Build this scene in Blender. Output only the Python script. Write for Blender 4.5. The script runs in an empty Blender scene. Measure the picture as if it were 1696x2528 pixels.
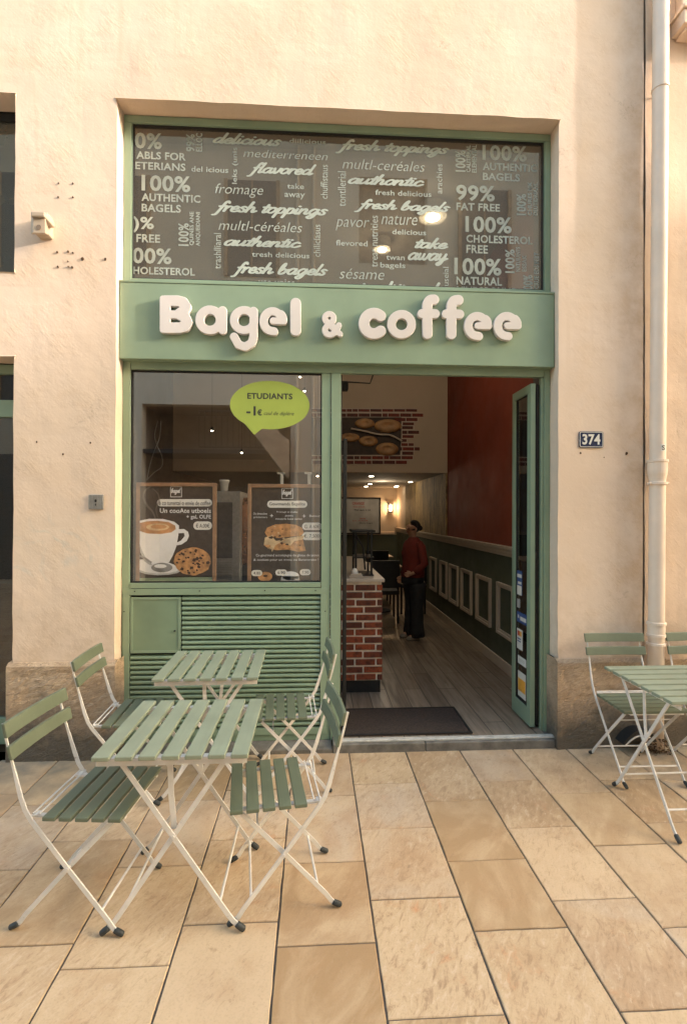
import bpy, bmesh, math, random
import numpy as np
from mathutils import Vector, Matrix, noise
random.seed(7)
sc = bpy.context.scene
COL = sc.collection
PI = math.pi
R = math.radians

# ------------------------------------------------------------------ camera
FPX = 1255.0
CAMP = np.array([0.0, -3.4, 1.6])
_y, _p, _r = R(3.25), R(.15), R(.2)
_f = np.array([math.sin(_y)*math.cos(_p), math.cos(_y)*math.cos(_p), math.sin(_p)])
_rt = np.array([math.cos(_y), -math.sin(_y), 0.0])
_up = np.cross(_rt, _f)
RT = _rt*math.cos(_r)+_up*math.sin(_r)
UP = -_rt*math.sin(_r)+_up*math.cos(_r)
cam = bpy.data.cameras.new('camera')
camo = bpy.data.objects.new('camera', cam)
COL.objects.link(camo)
camo.matrix_world = Matrix(((RT[0], UP[0], -_f[0], CAMP[0]), (RT[1], UP[1], -_f[1], CAMP[1]),
                            (RT[2], UP[2], -_f[2], CAMP[2]), (0, 0, 0, 1)))
cam.sensor_fit = 'VERTICAL'
cam.sensor_height = 36.0
cam.lens = FPX/2528*36.0
cam.clip_start = .05
cam.clip_end = 500
sc.camera = camo

def W(x, y, Y=None, Z=None, X=None):
    """point of the real plane X=, Y= or Z= that was measured at photo pixel x, y"""
    d = _f+RT*(x-848)/FPX-UP*(y-1264)/FPX
    if Y is not None: t = (Y-CAMP[1])/d[1]
    elif Z is not None: t = (Z-CAMP[2])/d[2]
    else: t = (X-CAMP[0])/d[0]
    return Vector(CAMP+d*t)

# ------------------------------------------------------------------ objects
def tag(o, label=None, cat=None, group=None, kind=None):
    if label: o['label'] = label
    if cat: o['category'] = cat
    if group: o['group'] = group
    if kind: o['kind'] = kind
    return o
def empty(name, loc=(0, 0, 0), rz=0, label=None, cat=None, group=None, kind=None):
    o = bpy.data.objects.new(name, None); COL.objects.link(o)
    o.empty_display_size = .1
    o.location = loc; o.rotation_euler = (0, 0, rz)
    return tag(o, label, cat, group, kind)
def wloc(o):
    v = Vector((0, 0, 0))
    while o is not None:
        v += Vector(o.location); o = o.parent
    return v
def link(name, me, m, parent=None, smooth=False, world=True):
    if world and parent is not None:
        me.transform(Matrix.Translation(-wloc(parent)))
    o = bpy.data.objects.new(name, me); COL.objects.link(o)
    if m is not None:
        me.materials.clear(); me.materials.append(m)
    if parent is not None: o.parent = parent
    if smooth:
        for p in me.polygons: p.use_smooth = True
    return o
def obj(name, bm, m, parent=None, smooth=False, world=True, bevel=0, recalc=True):
    if recalc: bmesh.ops.recalc_face_normals(bm, faces=bm.faces)
    me = bpy.data.meshes.new(name); bm.to_mesh(me); bm.free()
    o = link(name, me, m, parent, smooth, world)
    if bevel:
        b = o.modifiers.new('bevel', 'BEVEL'); b.width = bevel; b.segments = 2; b.limit_method = 'ANGLE'; b.angle_limit = R(40)
    return o
def B(): return bmesh.new()
def box(bm, x0, x1, y0, y1, z0, z1, mat=None):
    vs = [bm.verts.new((x, y, z)) for x in (x0, x1) for y in (y0, y1) for z in (z0, z1)]
    if mat is not None:
        for v in vs: v.co = mat @ v.co
    for q in ((0, 1, 3, 2), (4, 6, 7, 5), (0, 4, 5, 1), (2, 3, 7, 6), (0, 2, 6, 4), (1, 5, 7, 3)):
        bm.faces.new([vs[i] for i in q])
    return vs
def bx(name, m, parent, *a, bevel=0):
    bm = B(); box(bm, *a); return obj(name, bm, m, parent, bevel=bevel)
def tube(bm, pts, r, n=8, caps=True):
    pts = [Vector(p) for p in pts]
    rs = r if isinstance(r, (list, tuple)) else [r]*len(pts)
    rings = []
    ref = None
    for i, p in enumerate(pts):
        t = (pts[min(i+1, len(pts)-1)]-pts[max(i-1, 0)]).normalized()
        if ref is None: ref = Vector((0, 0, 1)) if abs(t.z) < .9 else Vector((1, 0, 0))
        a = (ref-t*ref.dot(t)).normalized(); b = t.cross(a); ref = a
        rings.append([bm.verts.new(p+(a*math.cos(2*PI*k/n)+b*math.sin(2*PI*k/n))*rs[i]) for k in range(n)])
    for i in range(len(rings)-1):
        for k in range(n):
            bm.faces.new((rings[i][k], rings[i][(k+1) % n], rings[i+1][(k+1) % n], rings[i+1][k]))
    if caps:
        bm.faces.new(rings[0][::-1]); bm.faces.new(rings[-1])
def lathe(bm, prof, c=(0, 0, 0), n=20, sx=1, sy=1):
    rings = []
    for r, z in prof:
        rings.append([bm.verts.new((c[0]+r*sx*math.cos(2*PI*k/n), c[1]+r*sy*math.sin(2*PI*k/n), c[2]+z)) for k in range(n)])
    for i in range(len(rings)-1):
        for k in range(n):
            bm.faces.new((rings[i][k], rings[i][(k+1) % n], rings[i+1][(k+1) % n], rings[i+1][k]))
    bm.faces.new(rings[0][::-1]); bm.faces.new(rings[-1])
def ribbon(bm, path, y, w, t):
    """flat bar following path [(x,z)] in the plane y, w wide in that plane and t thick across it"""
    n = len(path); L = []; Rr = []
    ws = w if isinstance(w, (list, tuple)) else [w]*n
    for i in range(n):
        a = Vector(path[max(i-1, 0)]); b = Vector(path[min(i+1, n-1)])
        d = (b-a).normalized(); nn = Vector((-d.y, d.x))*ws[i]/2
        p = Vector(path[i]); L.append(p+nn); Rr.append(p-nn)
    ys = y if isinstance(y, (list, tuple)) else [y]*n
    rings = [[bm.verts.new((q.x, yy, q.y)) for q, yy in ((L[i], ys[i]-t/2), (L[i], ys[i]+t/2), (Rr[i], ys[i]+t/2), (Rr[i], ys[i]-t/2))] for i in range(n)]
    for i in range(n-1):
        for k in range(4):
            bm.faces.new((rings[i][k], rings[i][(k+1) % 4], rings[i+1][(k+1) % 4], rings[i+1][k]))
    bm.faces.new(rings[0][::-1]); bm.faces.new(rings[-1])
def prism(bm, pts, y0, y1):
    """polygon given in (x, z), thick from y0 to y1"""
    a = [bm.verts.new((p[0], y0, p[1])) for p in pts]; b = [bm.verts.new((p[0], y1, p[1])) for p in pts]
    bm.faces.new(a); bm.faces.new(b[::-1])
    for i in range(len(pts)):
        j = (i+1) % len(pts); bm.faces.new((a[i], b[i], b[j], a[j]))
def disc(cx, cz, rx, rz, n=28): return [(cx+rx*math.cos(2*PI*k/n), cz+rz*math.sin(2*PI*k/n)) for k in range(n)]
def copy_tree(o, parent=None):
    c = o.copy(); COL.objects.link(c)
    if parent is not None: c.parent = parent
    for ch in list(o.children): copy_tree(ch, c)
    return c

# ------------------------------------------------------------------ materials
def nm(name):
    m = bpy.data.materials.new(name); m.use_nodes = True
    nt = m.node_tree; nt.nodes.clear()
    out = nt.nodes.new('ShaderNodeOutputMaterial')
    return m, nt, out
def N(nt, typ, **kw):
    n = nt.nodes.new(typ)
    for k, v in kw.items():
        if k in n.inputs.keys(): n.inputs[k].default_value = v
        else: setattr(n, k, v)
    return n
def c4(c): return (c[0], c[1], c[2], 1)
def mixc(nt, fac, a, b, blend='MIX'):
    n = nt.nodes.new('ShaderNodeMix'); n.data_type = 'RGBA'; n.blend_type = blend
    for i, v in ((0, fac), (6, a), (7, b)):
        if hasattr(v, 'is_linked') or hasattr(v, 'links'): nt.links.new(v, n.inputs[i])
        else: n.inputs[i].default_value = v if i == 0 else c4(v)
    return n.outputs[2]
def ramp(nt, src, p0, p1, a=0, b=1):
    n = nt.nodes.new('ShaderNodeMapRange'); n.inputs['From Min'].default_value = p0; n.inputs['From Max'].default_value = p1
    n.inputs['To Min'].default_value = a; n.inputs['To Max'].default_value = b
    nt.links.new(src, n.inputs['Value']); return n.outputs[0]
def math_(nt, op, a, b):
    n = nt.nodes.new('ShaderNodeMath'); n.operation = op
    for i, v in ((0, a), (1, b)):
        if isinstance(v, (int, float)): n.inputs[i].default_value = v
        else: nt.links.new(v, n.inputs[i])
    return n.outputs[0]
def coords(nt, scale=(1, 1, 1), rot=(0, 0, 0), out='Object'):
    tc = nt.nodes.new('ShaderNodeTexCoord'); return rotscale(nt, tc.outputs[out], scale, rot)
def rotscale(nt, src, scale, rot):   # rotate first, then stretch
    a = nt.nodes.new('ShaderNodeMapping'); a.inputs['Rotation'].default_value = rot; nt.links.new(src, a.inputs['Vector'])
    b = nt.nodes.new('ShaderNodeMapping'); b.inputs['Scale'].default_value = scale; nt.links.new(a.outputs[0], b.inputs['Vector'])
    return b.outputs[0]
def nz(nt, vec, scale, detail=4, rough=.55, dist=0):
    n = N(nt, 'ShaderNodeTexNoise', Scale=scale, Detail=detail, Roughness=rough, Distortion=dist)
    nt.links.new(vec, n.inputs['Vector']); return n.outputs['Fac']
def bump(nt, h, strength, dist, prev=None):
    n = N(nt, 'ShaderNodeBump', Strength=strength, Distance=dist)
    nt.links.new(h, n.inputs['Height'])
    if prev is not None: nt.links.new(prev, n.inputs['Normal'])
    return n.outputs[0]
def pbsdf(nt, out, col, rough=.6, metal=0, normal=None, spec=.5):
    p = nt.nodes.new('ShaderNodeBsdfPrincipled')
    if isinstance(col, (tuple, list)): p.inputs['Base Color'].default_value = c4(col)
    else: nt.links.new(col, p.inputs['Base Color'])
    if isinstance(rough, (int, float)): p.inputs['Roughness'].default_value = rough
    else: nt.links.new(rough, p.inputs['Roughness'])
    p.inputs['Metallic'].default_value = metal
    p.inputs['Specular IOR Level'].default_value = spec
    if normal is not None: nt.links.new(normal, p.inputs['Normal'])
    nt.links.new(p.outputs[0], out.inputs[0]); return p
def simple(name, c, rough=.6, metal=0, var=.12, scale=9, bmp=.0, spec=.5):
    m, nt, out = nm(name)
    v = coords(nt); n1 = nz(nt, v, scale)
    col = mixc(nt, ramp(nt, n1, .3, .7), [x*(1-var) for x in c], [min(1, x*(1+var)) for x in c])
    nr = None
    if bmp: nr = bump(nt, nz(nt, v, scale*9), bmp, .002)
    pbsdf(nt, out, col, ramp(nt, nz(nt, v, scale*2.3), .3, .7, max(.02, rough-.08), min(1, rough+.08)), metal, nr, spec)
    return m
def emis(name, c, s):
    m, nt, out = nm(name); e = N(nt, 'ShaderNodeEmission', Strength=s); e.inputs[0].default_value = c4(c)
    nt.links.new(e.outputs[0], out.inputs[0]); return m

def plaster(name, base, strokes=1.0, graffiti=False):
    m, nt, out = nm(name)
    v = coords(nt)
    big = nz(nt, v, .9, 5); mid = nz(nt, v, 4.5, 6, .65); fine = nz(nt, v, 60, 4)
    col = mixc(nt, ramp(nt, big, .35, .68), [base[0]*.93, base[1]*.9, base[2]*.86], [min(1, base[0]*1.06), base[1]*1.05, base[2]*1.05])
    col = mixc(nt, ramp(nt, mid, .50, .75, 0, .38), col, (base[0]*.9, base[1]*.80, base[2]*.66))
    m2 = nz(nt, v, 1.7, 8, .7, .8)
    col = mixc(nt, ramp(nt, m2, .55, .68, 0, .28), col, (base[0]*.86, base[1]*.82, base[2]*.78))
    col = mixc(nt, ramp(nt, fine, .55, .85, 0, .22), col, (base[0]*.72, base[1]*.62, base[2]*.5))
    sep = nt.nodes.new('ShaderNodeSeparateXYZ'); tc = nt.nodes.new('ShaderNodeTexCoord'); nt.links.new(tc.outputs['Object'], sep.inputs[0])
    # dirt splashed above the plinth
    low = math_(nt, 'MULTIPLY', ramp(nt, sep.outputs[2], .62, 1.15, 1, 0), ramp(nt, nz(nt, v, 7, 6, .7), .42, .68))
    col = mixc(nt, math_(nt, 'MULTIPLY', low, .6), col, (base[0]*.62, base[1]*.55, base[2]*.45))
    jn = math_(nt, 'MULTIPLY', ramp(nt, sep.outputs[0], 1.95, 2.27), ramp(nt, mid, .38, .62)); jn = math_(nt, 'MULTIPLY', jn, ramp(nt, sep.outputs[0], 2.28, 2.34, .7, .25))
    col = mixc(nt, jn, col, (base[0]*.72, base[1]*.60, base[2]*.46))
    hc = nz(nt, v, 1.3, 7, .62, .9)
    hair = math_(nt, 'MULTIPLY', ramp(nt, math_(nt, 'ABSOLUTE', math_(nt, 'SUBTRACT', hc, .5), 0), 0, .0035, 1, 0), ramp(nt, m2, .54, .62))
    col = mixc(nt, math_(nt, 'MULTIPLY', hair, .55), col, (base[0]*.45, base[1]*.36, base[2]*.28))
    # rain streaks
    vs = coords(nt, (9, 1, .5)); st = nz(nt, vs, 1.5, 5, .6)
    col = mixc(nt, math_(nt, 'MULTIPLY', ramp(nt, st, .54, .72, 0, .30), ramp(nt, big, .4, .62)), col, (base[0]*.78, base[1]*.7, base[2]*.58))
    if graffiti:   # faint blue-grey remains of scrubbed spray paint
        band = math_(nt, 'MULTIPLY', ramp(nt, sep.outputs[2], 1.12, 1.25), ramp(nt, sep.outputs[2], 1.5, 1.62, 1, 0))
        side = ramp(nt, sep.outputs[0], -1.35, -1.45)
        w = N(nt, 'ShaderNodeTexWave', Scale=3.1, Distortion=14, Detail=2); w.bands_direction = 'DIAGONAL'
        nt.links.new(v, w.inputs['Vector'])
        g = math_(nt, 'MULTIPLY', math_(nt, 'MULTIPLY', band, side), ramp(nt, w.outputs['Fac'], .75, .95))
        g = math_(nt, "MULTIPLY", g, ramp(nt, nz(nt, v, 11, 5, .7), .42, .6))
        col = mixc(nt, math_(nt, "MULTIPLY", g, .5), col, (.47, .46, .43))
        scr = math_(nt, 'MULTIPLY', math_(nt, 'MULTIPLY', band, side), .22)
        col = mixc(nt, scr, col, (.60, .50, .38))
    # trowel and brush marks running down to the right
    vd = coords(nt, (13, 13, 85), (0, R(-42), 0)); ds = nz(nt, vd, 1.0, 4, .6, .7)
    wide = nz(nt, v, 2.3, 3)
    vd2 = coords(nt, (5, 5, 26), (0, R(-48), 0)); d2 = nz(nt, vd2, 1.0, 3, .6, 1.2)
    n1 = bump(nt, wide, .35*strokes, .03)
    n2 = bump(nt, math_(nt, 'MULTIPLY', d2, ramp(nt, mid, .46, .7)), .34*strokes, .008, n1)
    n3 = bump(nt, ds, .13*strokes, .004, n2)
    col = mixc(nt, math_(nt, 'MULTIPLY', ramp(nt, ds, .6, .8, 0, .12), ramp(nt, mid, .5, .68)), col, (base[0]*.7, base[1]*.6, base[2]*.48))
    n4 = bump(nt, fine, .3*strokes, .0018, n3)
    pbsdf(nt, out, col, .9, 0, n4, .2)
    return m

def plinth_mat():
    m, nt, out = nm('plinth_stone')
    v = coords(nt)
    a = nz(nt, v, 3.2, 6, .65); b = nz(nt, v, 22, 5, .6)
    vd = coords(nt, (18, 18, 75), (0, R(28), 0)); ds = nz(nt, vd, 1, 4, .6, 1.8)
    col = mixc(nt, ramp(nt, a, .35, .66), (.44, .31, .20), (.60, .45, .31))
    col = mixc(nt, ramp(nt, b, .5, .8, 0, .5), col, (.34, .24, .155))
    sep = nt.nodes.new('ShaderNodeSeparateXYZ'); tc = nt.nodes.new('ShaderNodeTexCoord'); nt.links.new(tc.outputs['Object'], sep.inputs[0])
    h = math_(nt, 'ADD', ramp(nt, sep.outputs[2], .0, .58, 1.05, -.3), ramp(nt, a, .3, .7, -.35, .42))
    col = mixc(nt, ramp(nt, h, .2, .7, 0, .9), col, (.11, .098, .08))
    col = mixc(nt, ramp(nt, ds, .5, .68, 0, .45), col, (.19, .14, .095))  # dark strokes put the shading of the relief into the colour
    n1 = bump(nt, ds, 1.0, .02); n2 = bump(nt, b, .7, .008, n1)
    pbsdf(nt, out, col, .92, 0, n2, .2); return m

def sandstone():
    m, nt, out = nm('sandstone_paving')
    at = nt.nodes.new('ShaderNodeAttribute'); at.attribute_name = 'slab'
    sep = nt.nodes.new('ShaderNodeSeparateColor'); nt.links.new(at.outputs['Color'], sep.inputs[0])
    tc = nt.nodes.new('ShaderNodeTexCoord')
    add = nt.nodes.new('ShaderNodeVectorMath'); add.operation = 'MULTIPLY_ADD'
    nt.links.new(at.outputs['Color'], add.inputs[0]); add.inputs[1].default_value = (31, 47, 19); nt.links.new(tc.outputs['Object'], add.inputs[2])
    base = mixc(nt, sep.outputs[0], (.36, .22, .105), (.60, .435, .265))
    base = mixc(nt, math_(nt, 'MULTIPLY', sep.outputs[1], .6), base, (.55, .385, .265))
    mpo = rotscale(nt, add.outputs[0], (1.9, 1, 1), (0, 0, R(24)))
    a = nz(nt, mpo, 1.6, 6, .62, 1.5)
    b = nz(nt, add.outputs[0], 5, 6, .6)
    f = nz(nt, add.outputs[0], 130, 3, .6)
    pit = nz(nt, rotscale(nt, add.outputs[0], (42, 14, 1), (0, 0, R(28))), 1, 6, .75, .7)
    col = mixc(nt, ramp(nt, a, .42, .62, 0, .6), base, (.62, .45, .28))
    col = mixc(nt, ramp(nt, b, .48, .72, 0, .5), col, (.43, .26, .135))
    vein = ramp(nt, math_(nt, 'ABSOLUTE', math_(nt, 'SUBTRACT', a, .5), 0), 0, .035, 1, 0)
    col = mixc(nt, math_(nt, 'MULTIPLY', math_(nt, 'MULTIPLY', vein, ramp(nt, b, .55, .7)), math_(nt, 'POWER', sep.outputs[2], 3)), col, (.60, .27, .12))
    col = mixc(nt, math_(nt, 'MULTIPLY', ramp(nt, pit, .53, .64, 0, .75), ramp(nt, sep.outputs[2], .15, .9, .12, 1)), col, (.33, .205, .115))
    col = mixc(nt, math_(nt, 'MULTIPLY', ramp(nt, pit, .46, .36, 0, .5), ramp(nt, sep.outputs[2], .15, .9, .1, 1)), col, (.68, .53, .38))
    pl = nz(nt, add.outputs[0], 2.4, 5, .6, .8)
    col = mixc(nt, math_(nt, 'MULTIPLY', ramp(nt, pl, .46, .66, 0, .6), ramp(nt, sep.outputs[1], .3, .95)), col, (.56, .46, .35))
    ck = nz(nt, rotscale(nt, add.outputs[0], (62, 20, 1), (0, 0, R(33))), 1, 5, .75, 1.2)
    ckm = math_(nt, 'MULTIPLY', ramp(nt, ck, .56, .66), ramp(nt, b, .40, .62))
    col = mixc(nt, math_(nt, 'MULTIPLY', ckm, ramp(nt, sep.outputs[1], 0, 1, .25, .75)), col, (.22, .135, .08))
    col = mixc(nt, ramp(nt, nz(nt, add.outputs[0], 14, 6, .75), .62, .70, 0, .5), col, (.30, .185, .10))
    col = mixc(nt, ramp(nt, f, .5, .8, 0, .28), col, (.25, .17, .1))
    # grey-green grime along the foot of the wall, with soft contact shade painted in
    s2 = nt.nodes.new('ShaderNodeSeparateXYZ'); nt.links.new(tc.outputs['Object'], s2.inputs[0])
    g = math_(nt, 'MULTIPLY', ramp(nt, s2.outputs[1], -.95, -.05), ramp(nt, b, .3, .62))
    g = math_(nt, 'MULTIPLY', g, ramp(nt, math_(nt, 'ABSOLUTE', math_(nt, 'SUBTRACT', s2.outputs[0], .6), 0), .8, 1.6, .2, .9))
    col = mixc(nt, g, col, (.20, .185, .145))
    n1 = bump(nt, a, .25, .01); n2 = bump(nt, pit, .35, .002, n1); n3 = bump(nt, f, .35, .0009, bump(nt, ck, .3, .0015, n2))
    pbsdf(nt, out, col, ramp(nt, b, .3, .7, .5, .72), 0, n3, .35); return m

def glassmat(name, refl, tint=(1, 1, 1), film=0, filmc=(.2, .18, .15)):
    m, nt, out = nm(name)
    tr = nt.nodes.new('ShaderNodeBsdfTransparent'); tr.inputs[0].default_value = c4(tint)
    gl = nt.nodes.new('ShaderNodeBsdfGlossy'); gl.inputs['Roughness'].default_value = .0; gl.inputs[0].default_value = (.95, .95, .95, 1)
    fr = N(nt, 'ShaderNodeFresnel', IOR=1.5)
    fac = ramp(nt, fr.outputs[0], 0, 1, refl, 1)
    ge = nt.nodes.new('ShaderNodeNewGeometry'); fac = math_(nt, 'MULTIPLY', fac, math_(nt, 'SUBTRACT', 1.0, ge.outputs['Backfacing']))
    base = tr.outputs[0]
    if film:
        df = nt.nodes.new('ShaderNodeBsdfDiffuse'); df.inputs[0].default_value = c4(filmc)
        mf = nt.nodes.new('ShaderNodeMixShader'); mf.inputs[0].default_value = film
        v = coords(nt); nt.links.new(ramp(nt, nz(nt, v, 2.2, 5), .3, .7, film*.85, film*1.1), mf.inputs[0])
        nt.links.new(tr.outputs[0], mf.inputs[1]); nt.links.new(df.outputs[0], mf.inputs[2]); base = mf.outputs[0]
    mx = nt.nodes.new('ShaderNodeMixShader'); nt.links.new(fac, mx.inputs[0])
    nt.links.new(base, mx.inputs[1]); nt.links.new(gl.outputs[0], mx.inputs[2]); nt.links.new(mx.outputs[0], out.inputs[0])
    return m

def attrmat(name, cols, rough, att='tone', bmp=.3, sc_=40, stain=None):
    m, nt, out = nm(name)
    at = nt.nodes.new('ShaderNodeAttribute'); at.attribute_name = att
    v = coords(nt); f = nz(nt, v, sc_, 4)
    tn = nz(nt, v, 11, 4, .7); col = mixc(nt, ramp(nt, math_(nt, 'ADD', at.outputs['Fac'], ramp(nt, tn, .3, .7, -.3, .3)), 0, 1), cols[0], cols[1])
    col = mixc(nt, ramp(nt, f, .45, .7, 0, .75), col, cols[2])
    pbsdf(nt, out, col, rough, 0, bump(nt, f, bmp, .003), .3); return m

M = {}
M['plaster'] = plaster('cream_plaster', (.69, .56, .45), graffiti=True)
M['plaster_rough'] = plaster('rough_cream_plaster', (.68, .54, .42), 1.3)
M['plinth'] = plinth_mat()
M['stone'] = sandstone()
M['mortar'] = simple('dark_joint', (.095, .08, .065), .95, var=.3, scale=30)
M['green'] = simple('green_frame_paint', (.222, .298, .205), .42, var=.10, scale=2.6, bmp=.06)
M['green_dark'] = simple('green_louvre_paint', (.190, .262, .172), .42, var=.12, scale=3.4)
def painted(name, c, rough, along=(60, 3, 60), bare=(.30, .25, .18), chips=.5):
    m, nt, out = nm(name)
    v = coords(nt); big = nz(nt, v, 7, 5, .65); g = nz(nt, coords(nt, along), 1, 4, .6); ch = nz(nt, v, 70, 4, .7); sc2 = nz(nt, coords(nt, (9, 140, 9)), 1, 3, .6)
    col = mixc(nt, ramp(nt, big, .3, .7), [x*.87 for x in c], [x*1.12 for x in c])
    col = mixc(nt, ramp(nt, g, .45, .75, 0, .35), col, [x*.78 for x in c])
    col = mixc(nt, ramp(nt, ch, .66, .70, 0, chips), col, bare)
    col = mixc(nt, ramp(nt, sc2, .70, .74, 0, chips*.6), col, [min(1, x*1.5) for x in c])
    pbsdf(nt, out, col, ramp(nt, big, .3, .7, rough-.1, rough+.12), 0, bump(nt, ch, .2, .001, bump(nt, g, .25, .0012)), .45); return m
M['slat_top'] = painted('table_slat_paint', (.245, .276, .198), .5)
M['slat_seat'] = painted('chair_slat_paint', (.125, .146, .096), .5)
M['white'] = painted('white_powder_coat', (.68, .635, .585), .42, (20, 20, 20), (.22, .13, .08), .55)

M['letter'] = simple('white_letter_acrylic', (.64, .59, .56), .4, var=.02)
M['rubber'] = simple('black_rubber', (.025, .028, .028), .65)
M['black'] = simple('black_metal', (.010, .010, .010), .6)
M['gasket'] = simple('black_gasket', (.012, .011, .01), .8)
M['alu'] = simple('brushed_aluminium', (.66, .65, .62), .4, .5, var=.15, scale=25)
M['darkstone'] = simple('dark_step_stone', (.15, .135, .115), .8, var=.4, scale=12, bmp=.4)
M['pipe'] = simple('cream_pipe_paint', (.69, .56, .45), .5, var=.07, scale=5, bmp=.1)
M['glass'] = glassmat('shop_window_glass', .21)
M['glass_top'] = glassmat('filmed_transom_glass', .11, (.62, .60, .55), .30, (.19, .16, .125))
M['glass_side'] = glassmat('grey_window_glass', .06, (.5, .5, .5), .75, (.115, .108, .088))
M['vinyl'] = simple('pale_vinyl_film', (.32, .345, .30), .6, var=.22, scale=4)
M['vinyl_c'] = simple('frosted_script_vinyl', (.36, .395, .345), .6, var=.2, scale=4)

# ------------------------------------------------------------------ 2D outlines from strokes
def field_loops(strokes, res, pad):
    """union of round-ended strokes [(pts, r)] -> closed outlines (marching squares)"""
    allp = np.array([p for s, r in strokes for p in s])
    rm = max(r for s, r in strokes)
    x0, y0 = allp.min(0)-rm-pad; x1, y1 = allp.max(0)+rm+pad
    xs = np.arange(x0, x1+res, res); ys = np.arange(y0, y1+res, res)
    gx, gy = np.meshgrid(xs, ys)
    F = np.full(gx.shape, 1e9)
    for s, r in strokes:
        for (ax, ay), (bx_, by) in zip(s[:-1], s[1:]) if len(s) > 1 else [(s[0], s[0])]:
            dx, dy = bx_-ax, by-ay; L = dx*dx+dy*dy
            t = np.clip(((gx-ax)*dx+(gy-ay)*dy)/L, 0, 1) if L > 0 else 0
            F = np.minimum(F, np.hypot(gx-ax-t*dx, gy-ay-t*dy)-r)
    F = F+1e-7
    ny, nx = F.shape
    seg = {}
    def ix(i, j, e):   # crossing on edge e of cell (i,j): key and position
        if e == 0: a, b, k = (j, i), (j, i+1), ('h', i, j)
        elif e == 1: a, b, k = (j, i+1), (j+1, i+1), ('v', i+1, j)
        elif e == 2: a, b, k = (j+1, i), (j+1, i+1), ('h', i, j+1)
        else: a, b, k = (j, i), (j+1, i), ('v', i, j)
        if k not in pos:
            fa, fb = F[a], F[b]; t = fa/(fa-fb)
            pos[k] = (xs[a[1]]+(xs[b[1]]-xs[a[1]])*t, ys[a[0]]+(ys[b[0]]-ys[a[0]])*t)
        return k
    pos = {}
    T = {1: [(3, 0)], 2: [(0, 1)], 3: [(3, 1)], 4: [(1, 2)], 6: [(0, 2)], 7: [(3, 2)], 8: [(2, 3)], 9: [(2, 0)], 11: [(2, 1)], 12: [(1, 3)], 13: [(1, 0)], 14: [(0, 3)],
         5: [(3, 0), (1, 2)], 10: [(0, 1), (2, 3)]}
    In = F < 0
    code = In[:-1, :-1]*1+In[:-1, 1:]*2+In[1:, 1:]*4+In[1:, :-1]*8
    for j, i in zip(*np.nonzero((code > 0) & (code < 15))):
        for a, b in T[int(code[j, i])]: seg.setdefault(ix(i, j, a), []).append(ix(i, j, b))
    loops = []
    while seg:
        k0 = next(iter(seg)); k = k0; lp = []
        while k in seg:
            lp.append(pos[k]); nxt = seg[k].pop()
            if not seg[k]: del seg[k]
            k = nxt
        if len(lp) > 5: loops.append(lp)
    return loops
def loops_mesh(name, loops, extrude=0, bevel=0):
    cu = bpy.data.curves.new(name, 'CURVE'); cu.dimensions = '2D'; cu.fill_mode = 'BOTH' if extrude or bevel else 'FRONT'
    for lp in loops:
        sp = cu.splines.new('POLY'); sp.points.add(len(lp)-1)
        for p, q in zip(sp.points, lp): p.co = (q[0], q[1], 0, 1)
        sp.use_cyclic_u = True
    cu.extrude = extrude; cu.bevel_depth = bevel; cu.bevel_resolution = 2
    o = bpy.data.objects.new(name, cu)
    me = bpy.data.meshes.new_from_object(o); bpy.data.objects.remove(o); bpy.data.curves.remove(cu)
    me.name = name; return me
def catmull(p, n=5):
    if len(p) < 3: return p
    closed = p[0] == p[-1]; out = []
    for i in range(len(p)-1):
        p0 = p[i-1] if i > 0 else (p[-2] if closed else p[0]); p1 = p[i]; p2 = p[i+1]; p3 = p[i+2] if i+2 < len(p) else (p[1] if closed else p[-1])
        for k in range(n):
            t = k/n
            out.append(tuple(.5*((2*p1[a])+(-p0[a]+p2[a])*t+(2*p0[a]-5*p1[a]+4*p2[a]-p3[a])*t*t+(-p0[a]+3*p1[a]-3*p2[a]+p3[a])*t**3) for a in (0, 1)))
    out.append(p[-1]); return out
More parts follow.
